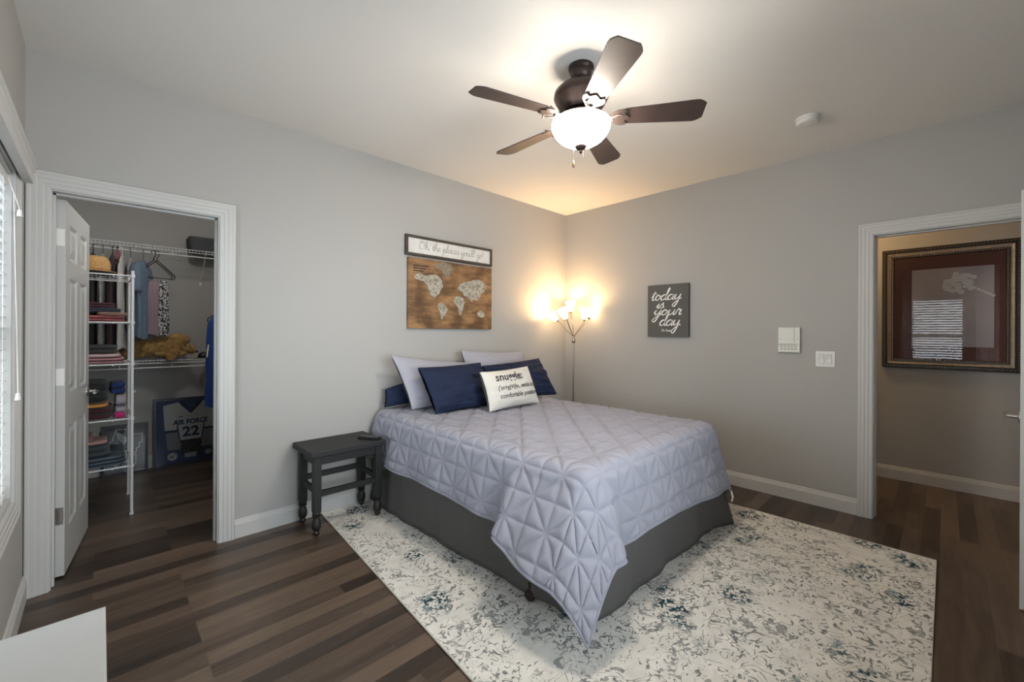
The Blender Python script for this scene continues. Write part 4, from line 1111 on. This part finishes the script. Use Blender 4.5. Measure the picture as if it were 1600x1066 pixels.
b = MB(); b.lathe([(.088,KZ[4]+.030),(.090,KZ[4]+.045),(.089,KZ[4]+.085),(.080,KZ[4]+.118),(.060,KZ[4]+.134),(.030,KZ[4]+.132),(.002,KZ[4]+.127)], (-4.035,1.11,0), 36); b.build('crown', STRAW, ht, smooth=180)
b = MB(); b.lathe([(.086,KZ[4]+.033),(.105,KZ[4]+.029),(.122,KZ[4]+.026),(.122,KZ[4]+.022),(.086,KZ[4]+.027)], (-4.035,1.11,0), 36, cap0=False, cap1=False); b.build('brim', STRAW, ht, smooth=180)
b = MB(); b.lathe([(.118,KZ[4]+.021),(.110,KZ[4]+.001),(.086,KZ[4]+.001),(.084,KZ[4]+.026)], (-4.035,1.11,0), 36); b.build('brim_shade', mat('black_brim_shade', (.010,.010,.011), .8), ht, smooth=40)  # black ring paints the shadow under the brim

# ------------------------------------------------------------------ closet: hanging clothes
def hanger(x, y, zrod, yaw, label, mt, w=.205, drop=.16, r=.0045):
    ca, sa = math.cos(R(yaw)), math.sin(R(yaw))
    Tm = lambda p, z: (x+p*ca, y+p*sa, zrod+z)
    mb = MB()
    hk = [(-.016,-.008),(-.0185,.006),(-.008,.0185),(.006,.0175),(.013,.004),(.011,-.022),(.0,-.045),(0,-.068)]
    hook = [Tm(p, z) for p, z in smoothpts(hk, 4)]
    mb.tube(hook, r*.75, 6)
    tri = [(0,-.068),(w*.55,-.068-drop*.42),(w,-.068-drop*.80),(w*1.01,-.068-drop*.95),(w*.93,-.068-drop),(0,-.068-drop*1.0),(-w*.93,-.068-drop),(-w*1.01,-.068-drop*.95),(-w,-.068-drop*.80),(-w*.55,-.068-drop*.42)]
    mb.tube([Tm(p, z) for p, z in tri], r, 6, closed=True)
    o = mb.build('clothes_hanger', mt, smooth=60)
    return tag(o, label, 'hanger', 'clothes hangers on the closet rod')
def garment(x, y, z1, z0, yaw, hw, th, label, mt, seed=0, shoulder=.10, flare=1.0, name='hanging_top', cat='clothes', folds=5, group='clothes on the closet rod', parent=None):
    ca, sa = math.cos(R(yaw)), math.sin(R(yaw)); n, k = 64, 26; V = []
    for j in range(k):
        t = j/(k-1); z = z1+(z0-z1)*t
        d = (z1-z)
        if d < shoulder: w = hw*(.25+.75*(d/shoulder)**.7) if shoulder > 0 else hw
        else: w = hw*(1+(flare-1)*(d-shoulder)/(z1-z0-shoulder))
        tk = th*(.35+.65*min(1, d/.10))
        for i in range(n):
            a = 2*math.pi*i/n
            p = w*math.copysign(abs(math.cos(a))**.8, math.cos(a)); q = tk*math.sin(a)
            rip = (math.sin(p/max(hw,.01)*folds*2.2+seed)*.5+mnoise.noise(Vector((p*22+seed, z*2.5, 0))))*min(1, d/.2)
            q += rip*th*.42; p += mnoise.noise(Vector((seed+9, z*6, math.cos(a))))*.012*min(1, d/.2)
            zz = z + (.012*math.sin(a*2+seed)+.010*mnoise.noise(Vector((p*14, seed, 2))) if j == k-1 else 0)
            V.append((x+p*ca-q*sa, y+p*sa+q*ca, zz))
    mb = MB(); mb.grid(V, n, k, wrap=True)
    mb.add(V[:n], [tuple(range(n))])
    o = mb.build(name, mt, parent, smooth=180)
    if parent is None: tag(o, label, cat, group)
    return o
def sleeve(x, y, z1, yaw, side, hw, ln, r, mt, parent, out=.10):
    ca, sa = math.cos(R(yaw)), math.sin(R(yaw)); s = side
    pts = [(s*hw*.72, -.035), (s*(hw+.02), -.075), (s*(hw+out*.6), -.075-ln*.5), (s*(hw+out*.7), -.075-ln)]
    P = [(x+p*ca-.012*sa, y+p*sa+.012*ca, z1+z) for p, z in smoothpts(pts, 5)]
    mb = MB(); kk = len(P); mb.tube(P, r, 14, caps=True, rs=[r*(.75+.4*min(1, i/kk*1.5)) for i in range(kk)])
    return mb.build('sleeve', mt, parent, smooth=180)
RZ = 2.042; 
BLKH = mat('black_hanger_plastic', (.012,.012,.013), .35); GRYH = mat('grey_hanger_plastic', (.10,.12,.13), .4)
hanger(-4.045, SY0, RZ, 83, 'black hanger holding the black dress behind the straw hat', BLKH, .19)
garment(-4.045, SY0, 1.985, 1.08, 83, .19, .022, 'long black dress hanging deepest behind the shelving tower', cloth('black_jersey', (.010,.010,.012)), 1, name='hanging_dress')
hanger(-3.985, SY0, RZ, 83, 'grey hanger holding the pale striped blouse', GRYH, .19)
garment(-3.985, SY0, 1.985, 1.14, 83, .19, .022, 'pale grey striped blouse hanging between black and maroon clothes', cloth('grey_stripe_cotton', (.34,.335,.325), vary=.4, vscale=40), 2.3, name='striped_blouse')
hanger(-3.925, SY0, RZ, 83, 'black hanger holding the maroon top', BLKH, .19)
garment(-3.925, SY0, 1.985, 1.12, 83, .20, .022, 'dark maroon long top hanging behind the shelving tower', cloth('dark_maroon_jersey', (.035,.010,.016)), 4.1, name='maroon_tunic')
hanger(-3.893, SY0, RZ, 76, 'black hanger with pink straps looped over it', BLKH, .17)
b = MB()
for k, (dx, cc) in enumerate(((-.012, 0), (.004, 1), (.018, 2))):
    b.tube(smoothpts([(-3.893+dx*.3, SY0-.012, 2.03), (-3.893+dx, SY0-.03, 1.93), (-3.893+dx*2.2, SY0-.05, 1.82), (-3.893+dx*2.4, SY0-.05, 1.70)], 5), .008, 8, rs=None)
tag(b.build('strappy_top', cloth('dusty_rose_jersey', (.27,.10,.115)), smooth=180), 'dusty rose strappy top hanging in thin bands right of the hat', 'clothes', 'clothes on the closet rod')
hanger(-3.865, SY0, RZ, 82, 'white hanger holding the ruffled white blouse', WIREW, .19)
garment(-3.865, SY0-.01, 1.98, 1.17, 82, .19, .022, 'white ruffled blouse hanging behind the tower posts', cloth('white_ruffle_cotton', (.56,.55,.53)), 6.2, folds=8, name='ruffled_blouse')
garment(-3.808, SY0+.0, 1.975, 1.33, 82, .17, .016, 'light grey knit top hanging beside the blue shirt', cloth('light_grey_knit', (.36,.355,.35), vary=.25, vscale=70), 7.9, name='knit_sweater')
hanger(-3.810, SY0, RZ, 82, 'grey hanger holding the light grey knit top', GRYH, .17)
hanger(-3.725, SY0, RZ, 74, 'dark grey hanger holding the blue shirt', GRYH, .17)
BLUESH = cloth('dusty_blue_linen', (.115,.165,.235), vary=.12, vscale=20)
sh_ = empty('blue_shirt', (-3.725, SY0, 1.975), 'dusty blue short-sleeved shirt hanging in the middle of the rod', 'clothes', 'clothes on the closet rod')
garment(-3.725, SY0-.005, 1.960, 1.265, 74, .16, .040, '', BLUESH, 9.4, name='shirt_body', parent=sh_)
for s in (-1, 1): sleeve(-3.725, SY0-.005, 1.945, 74, s, .145, .20, .040, BLUESH, sh_, .05)
hanger(-3.652, SY0, RZ, 14, 'black hanger holding the lilac camisole', BLKH, .135)
hanger(-3.628, SY0, RZ, 22, 'black hanger holding the speckled camisole', BLKH, .14)
def cami(x, y, yaw, hw, z1, z0, label, mt, seed):
    e = empty('camisole', (x, y, z1), label, 'clothes', 'clothes on the closet rod')
    garment(x, y, z1, z0, yaw, hw, .020, '', mt, seed, shoulder=.03, flare=1.15, name='camisole_body', parent=e)
    ca, sa = math.cos(R(yaw)), math.sin(R(yaw)); mb = MB()
    for s in (-1, 1): mb.tube([(x+s*hw*.6*ca, y+s*hw*.6*sa-.010, z1-.012), (x+s*hw*.55*ca, y+s*hw*.55*sa-.008, 1.822), (x+s*hw*.6*ca, y+s*hw*.6*sa+.012, z1-.012)], .003, 6)
    mb.build('straps', mt, e)
cami(-3.655, SY0-.002, 14, .056, 1.790, 1.285, 'lilac pink camisole hanging beside the blue shirt', cloth('lilac_jersey', (.27,.195,.225)), 12.0)
def speckle():
    mt, nt, bb = newmat('speckled_fabric'); tc = N(nt, 'ShaderNodeTexCoord'); vo = N(nt, 'ShaderNodeTexNoise', Scale=62.0, Detail=2.0); nt.links.new(tc.outputs['Object'], vo.inputs['Vector'])
    rp = N(nt, 'ShaderNodeValToRGB'); rp.color_ramp.elements[0].position = .47; rp.color_ramp.elements[0].color = (.022,.022,.032,1); rp.color_ramp.elements[1].position = .53; rp.color_ramp.elements[1].color = (.52,.50,.50,1)
    nt.links.new(vo.outputs['Fac'], rp.inputs['Fac']); nt.links.new(rp.outputs['Color'], bb.inputs['Base Color']); bb.inputs['Roughness'].default_value = .85; return mt
cami(-3.582, SY0+.010, 24, .038, 1.790, 1.290, 'black and white speckled camisole at the right end of the clothes', speckle(), 15.0)
# teal robe on the back of the closet door
tr_ = empty('teal_robe', (-4.205,.42,1.66), 'teal robe hanging on the back of the closet door', 'robe')
garment(-4.196, .42, 1.66, .30, 84, .20, .026, '', cloth('teal_terry', (.010,.075,.105)), 21, name='robe_body', shoulder=.16, parent=tr_)
b = MB(); b.tube(smoothpts([(-4.150,.42,1.72),(-4.160,.42,1.70),(-4.185,.42,1.655),(-4.198,.42,1.665),(-4.200,.42,1.69)], 5), .004, 8); b.build('robe_hook', NICKEL, tr_, smooth=60)
# blue jersey hanging from the rod on the right
JH = hanger(RXr, 1.30, 1.634, 0, 'dark hanger holding the royal blue jersey at the right', BLKH, .17)
bj = empty('blue_jersey', (-3.14,1.30,1.52), 'royal blue jersey with white piping hanging at the right door edge', 'clothes', 'clothes on the closet rod')
ROYAL = cloth('royal_blue_mesh', (.008,.045,.20))
garment(-3.150, 1.30, 1.56, .665, 0, .185, .045, '', ROYAL, 27, name='jersey_body', shoulder=.16, flare=1.08, parent=bj)
b = MB(); b.tube(smoothpts([(-3.235,1.29,1.50),(-3.290,1.285,1.36),(-3.327,1.275,1.20),(-3.338,1.275,1.10)], 6), .006, 8); b.build('piping', WHITEINK, bj, smooth=180)

# ------------------------------------------------------------------ closet: basket, plush dog, cap
def weave():
    mt, nt, bb = newmat('grey_woven_cord'); L = nt.links.new; tc = N(nt, 'ShaderNodeTexCoord'); mp = N(nt, 'ShaderNodeMapping'); mp.inputs['Rotation'].default_value = (R(90),0,0); L(tc.outputs['Object'], mp.inputs['Vector'])
    br = N(nt, 'ShaderNodeTexBrick', Scale=1.0); br.inputs['Brick Width'].default_value = .016; br.inputs['Row Height'].default_value = .009; br.inputs['Mortar Size'].default_value = .0016
    br.inputs['Color1'].default_value = (.115,.125,.135,1); br.inputs['Color2'].default_value = (.085,.095,.105,1); br.inputs['Mortar'].default_value = (.020,.022,.024,1)
    L(mp.outputs[0], br.inputs['Vector']); L(br.outputs['Color'], bb.inputs['Base Color']); bb.inputs['Roughness'].default_value = .85
    bp = N(nt, 'ShaderNodeBump', Strength=.8, Distance=.003); bp.invert = True; L(br.outputs['Fac'], bp.inputs['Height']); L(bp.outputs['Normal'], bb.inputs['Normal']); return mt
WV = weave()
bk = empty('storage_basket', (-3.20,2.02,2.11), 'grey woven basket on the upper wire shelf', 'basket')
def rrect(x0, x1, y0, y1, r, n=5):
    P = []
    for cx, cy, a0 in ((x1-r,y1-r,0),(x0+r,y1-r,90),(x0+r,y0+r,180),(x1-r,y0+r,270)):
        for i in range(n+1): a = R(a0+90*i/n); P.append((cx+r*math.cos(a), cy+r*math.sin(a)))
    return P
b = MB(); P0 = rrect(-3.372,-3.03,1.90,2.14,.04); P1 = rrect(-3.390,-3.012,1.885,2.155,.045); P1i = rrect(-3.382,-3.020,1.893,2.147,.04); P0i = rrect(-3.364,-3.038,1.908,2.132,.04); n = len(P0)
b.add([(q[0],q[1],2.110) for q in P0]+[(q[0],q[1],2.240) for q in P1]+[(q[0],q[1],2.240) for q in P1i]+[(q[0],q[1],2.116) for q in P0i],
      [(k*n+i,k*n+(i+1)%n,(k+1)*n+(i+1)%n,(k+1)*n+i) for k in range(3) for i in range(n)]+[tuple(range(n-1,-1,-1)), tuple(3*n+i for i in range(n))])
b.build('basket_body', WV, bk)
b = MB(); b.tube([(q[0],q[1],2.241) for q in rrect(-3.386,-3.016,1.889,2.151,.043)], .006, 6, closed=True); b.build('basket_rim', WV, bk, smooth=180)

FUR = mat('golden_plush', (.30,.175,.050), .95, bump=1.0, bscale=90, vary=.45, vscale=28, sheen=.4)
pd = empty('plush_dog', (-3.62,1.99,1.062), 'golden plush dog lying on the lower wire shelf', 'stuffed toy')
b = MB(); rot = lambda ax, d: Matrix.Rotation(R(d), 3, ax)
b.ellipsoid((-3.68,2.01,1.155), (.175,.125,.098)); b.ellipsoid((-3.58,1.99,1.165), (.125,.11,.10)); b.ellipsoid((-3.475,1.955,1.200), (.090,.088,.093)); b.ellipsoid((-3.445,1.945,1.225), (.075,.078,.065))
b.ellipsoid((-3.405,1.935,1.150), (.075,.058,.050), rot=rot('Y', 22)); b.ellipsoid((-3.375,1.93,1.125), (.048,.048,.036), rot=rot('Y', 18))
b.ellipsoid((-3.52,1.905,1.095), (.12,.040,.034)); b.ellipsoid((-3.79,1.93,1.10), (.09,.055,.045)); b.ellipsoid((-3.83,2.02,1.11), (.07,.05,.04)); b.ellipsoid((-3.47,2.04,1.095), (.10,.040,.033))
bd = b.build('dog_body', FUR, pd, smooth=180); bd.location.z += .018
md = bd.modifiers.new('one', 'REMESH'); md.mode = 'VOXEL'; md.voxel_size = .007; md.use_smooth_shade = True
sm_ = bd.modifiers.new('soft', 'SMOOTH'); sm_.factor = .6; sm_.iterations = 5
tx = bpy.data.textures.new('fur_tufts', 'CLOUDS'); tx.noise_scale = .018; tx.noise_depth = 2
dm = bd.modifiers.new('fur', 'DISPLACE'); dm.texture = tx; dm.strength = .014; dm.mid_level = .5
def ear(cx, cy, cz, s):
    mb = MB(); mb.ellipsoid((cx, cy, cz), (.052,.020,.105), 20, 14, rot=rot('Y', 20) @ rot('X', s*8)); o = mb.build('ear', mat('golden_plush_ear', (.25,.135,.035), .95, bump=1.0, bscale=90, vary=.4, vscale=30, sheen=.4), pd, smooth=180)
    o.modifiers.new('s', 'SUBSURF').render_levels = 1; d_ = o.modifiers.new('fur', 'DISPLACE'); d_.texture = tx; d_.strength = .012; return o
ear(-3.515, 1.826, 1.150, -2); ear(-3.50, 2.05, 1.15, -1)
b = MB(); b.ellipsoid((-3.420,1.868,1.195), (.008,.006,.009), 10, 8); b.build('eye', BLACK, pd, smooth=180)
b = MB(); b.ellipsoid((-3.326,1.925,1.130), (.014,.018,.012), 12, 8); b.build('nose', BLACK, pd, smooth=180)
cp_ = empty('black_cap', (-3.275,1.97,1.062), 'small black cap on the lower wire shelf in front of the dog nose', 'cap')
b = MB(); b.lathe([(.045,1.064),(.046,1.085),(.036,1.110),(.018,1.122),(.001,1.124)], (-3.265,1.97,0), 24); b.build('cap_crown', BLACK, cp_, smooth=180)
b = MB(); b.ellipsoid((-3.300,1.945,1.066), (.040,.045,.004), 18, 6); b.build('cap_bill', BLACK, cp_, smooth=180)

# ------------------------------------------------------------------ closet: framed pieces leaning on the back wall
lean = R(2.2)
def leaner(x, yb): return lambda q: (x+q[0], yb+q[1]*math.cos(lean)+q[2]*math.sin(lean), q[2]*math.cos(lean)-q[1]*math.sin(lean)+.0015)
def flat(mb, poly, d, Tm, th=.0015): mb.prism(poly, d-th, d, lambda q: Tm((q[0], q[2], q[1])))
def ribbon(mb, pts, w, d, Tm, closed=True):
    n = len(pts)
    for i in range(n if closed else n-1):
        a = np.array(pts[i]); c = np.array(pts[(i+1) % n]); t = c-a; L_ = np.linalg.norm(t)
        if L_ < 1e-6: continue
        t /= L_; nn = np.array((-t[1], t[0]))*w/2; a2 = a-t*w/2; c2 = c+t*w/2
        flat(mb, [tuple(a2-nn), tuple(c2-nn), tuple(c2+nn), tuple(a2+nn)], d-.0002*(i % 2), Tm)
DKBLUE = mat('navy_frame_lacquer', (.020,.026,.040), .3); BLUEMAT = mat('blue_mat_board', (.045,.085,.19), .6); JWHITE = cloth('white_jersey_mesh', (.74,.74,.73)); JBLUE = mat('blue_twill', (.012,.040,.12), .7); JGREY = mat('grey_mesh', (.33,.335,.35), .8)
jf = empty('framed_jersey', (-3.34,2.12,0), 'dark framed white jersey numbered 22 leaning on the closet wall', 'framed jersey')
JT = leaner(-3.34, 2.105)
def frame_ring(mb, u0, u1, z0, z1, w, d0, d1, Tm):
    for bx_ in ((u0,u1,z0,z0+w),(u0,u1,z1-w,z1),(u0,u0+w,z0+w,z1-w),(u1-w,u1,z0+w,z1-w)): mb.box(bx_[0],bx_[1],d0,d1,bx_[2],bx_[3],T=Tm)
b = MB(); frame_ring(b, -.292, .292, 0, .662, .020, -.010, .040, JT); b.build('frame', DKBLUE, jf)
b = MB(); b.box(-.275,.275,.028,.036,.018,.645,T=JT); b.build('backing', BLUEMAT, jf)
b = MB()
for s in (-1, 1):
    flat(b, [(s*.098,.618),(s*.062,.622),(0,.520),(0,.140),(s*.070,.140),(s*.112,.455),(s*.098,.56)][::s], .027, JT)
    flat(b, [(s*.098,.618),(s*.218,.592),(s*.205,.345),(s*.112,.345),(s*.113,.45),(s*.098,.56)][::s], .0272, JT)
b.build('jersey', JWHITE, jf)
b = MB()
for s in (-1, 1):
    flat(b, [(s*.204,.345),(s*.200,.325),(s*.112,.325),(s*.112,.345)][::s], .0262, JT)
    flat(b, [(s*.098,.618),(s*.060,.625),(0,.520),(0,.498),(s*.078,.585)][::s], .0250, JT)
b.build('jersey_trim', JBLUE, jf)
b = MB()
for s in (-1, 1): flat(b, [(s*.198,.323),(s*.185,.150),(s*.075,.150),(s*.108,.323)][::s], .0266, JT)
b.build('cuff', JGREY, jf)
LT = lambda cx, cz, d: (lambda q: JT((cx+q[0], d-q[2], cz+q[1])))
b = MB(); type_mesh(b, 'AIR FORCE', .066, LT(0, .395, .0245), 'CENTER', .0022, .001, .86); type_mesh(b, '22', .132, LT(0, .275, .0245), 'CENTER', .004, .001, 1.05); b.build('lettering', JBLUE, jf)
b = MB(); sw_ = smoothpts([(-.095,.478),(-.088,.464),(-.074,.466),(-.048,.480)], 5); sw2 = smoothpts([(-.048,.480),(-.074,.473),(-.084,.472),(-.088,.484)], 5)
flat(b, sw_+sw2[1:], .0245, JT); b.build('chest_mark', JBLUE, jf)
b = MB(); flat(b, [(-.083,.105),(.087,.105),(.087,.238),(-.083,.238)], .0235, JT)
def crowd():
    mt, nt, bb = newmat('dark_team_photo'); tc = N(nt, 'ShaderNodeTexCoord'); ns = N(nt, 'ShaderNodeTexNoise', Scale=70.0, Detail=3.0); nt.links.new(tc.outputs['Object'], ns.inputs['Vector'])
    rp = N(nt, 'ShaderNodeValToRGB'); rp.color_ramp.elements[0].position = .5; rp.color_ramp.elements[0].color = (.012,.013,.016,1); rp.color_ramp.elements[1].position = .68; rp.color_ramp.elements[1].color = (.20,.20,.22,1)
    nt.links.new(ns.outputs['Fac'], rp.inputs['Fac']); nt.links.new(rp.outputs['Color'], bb.inputs['Base Color']); bb.inputs['Roughness'].default_value = .4; return mt
b.build('photograph', crowd(), jf)
circ = lambda cx, cz, r, n=24: [(cx+r*math.cos(2*math.pi*i/n), cz+r*math.sin(2*math.pi*i/n)) for i in range(n)]
for cx, r in ((-.146, .040), (.143, .026)):
    b = MB(); flat(b, circ(cx, .086, r), .027, JT); em = b.build('emblem', JWHITE, jf)
    b = MB(); pts = circ(cx, .086, r*.86); ribbon(b, pts, r*.07, .0252, JT)
    if r > .03:
        ribbon(b, [(cx-.022,.072),(cx-.010,.100),(cx-.002,.076),(cx-.014,.086)], .0045, .0250, JT, False); ribbon(b, [(cx+.002,.070),(cx+.010,.102),(cx+.024,.100)], .0045, .0250, JT, False); ribbon(b, [(cx+.004,.086),(cx+.018,.086)], .0045, .0250, JT, False)
    else: ribbon(b, circ(cx, .086, r*.4, 10), .005, .0250, JT)
    b.build('emblem_mark', JBLUE, em)
b = MB(); flat(b, [(-.050,.060),(.044,.060),(.044,.108),(-.050,.108)], .0265, JT); b.build('plaque', mat('silver_plaque', (.42,.44,.47), .4, .3), jf)
b = MB(); b.box(-.274,.274,.006,.008,.018,.645,T=JT); b.build('glass', WGLASS, jf)
lf = empty('framed_logo', (-3.83,2.12,0), 'smaller dark frame with a white outlined lightning monogram behind the tower', 'framed logo')
LFT = leaner(-3.99, 2.110)
b = MB(); frame_ring(b, 0, .322, 0, .455, .020, -.006, .034, LFT); b.build('frame', DKBLUE, lf)
b = MB(); b.box(.015,.307,.022,.030,.015,.440,T=LFT); b.build('backing', mat('slate_reflection_tone', (.085,.092,.125), .5), lf)  # slate colour paints the glass reflection over the lower part
b = MB(); flat(b, [(.02,.335),(.302,.335),(.302,.436),(.02,.436)], .0215, LFT); b.build('dark_band', mat('midnight_mat_board', (.014,.024,.036), .5), lf)
def uv(X, Y):
    px, py = 130+X/9.69, 650+Y/9.69; py -= (231-px)/73*9
    return ((px-158)/73*.32, .455-(py-660)/73*.447)
b = MB()
ribbon(b, [uv(*q) for q in ((490,220),(635,210),(690,300),(750,285),(890,265),(885,390),(840,405),(840,470),(795,485),(795,545),(600,575),(600,500),(380,525),(380,420),(425,400))], .0075, .0200, LFT)
ribbon(b, [uv(*q) for q in ((485,630),(790,580),(785,720),(490,770))], .0075, .0200, LFT)
b.build('monogram', WHITEINK, lf)
b = MB(); flat(b, [uv(*q) for q in ((495,262),(570,280),(640,330),(690,320),(640,400),(600,440),(500,340))], .0208, LFT); b.build('monogram_bolt', mat('pale_silver_print', (.50,.53,.57), .4), lf)
b = MB(); b.box(.018,.304,.010,.012,.018,.437,T=LFT); b.build('glass', WGLASS, lf)
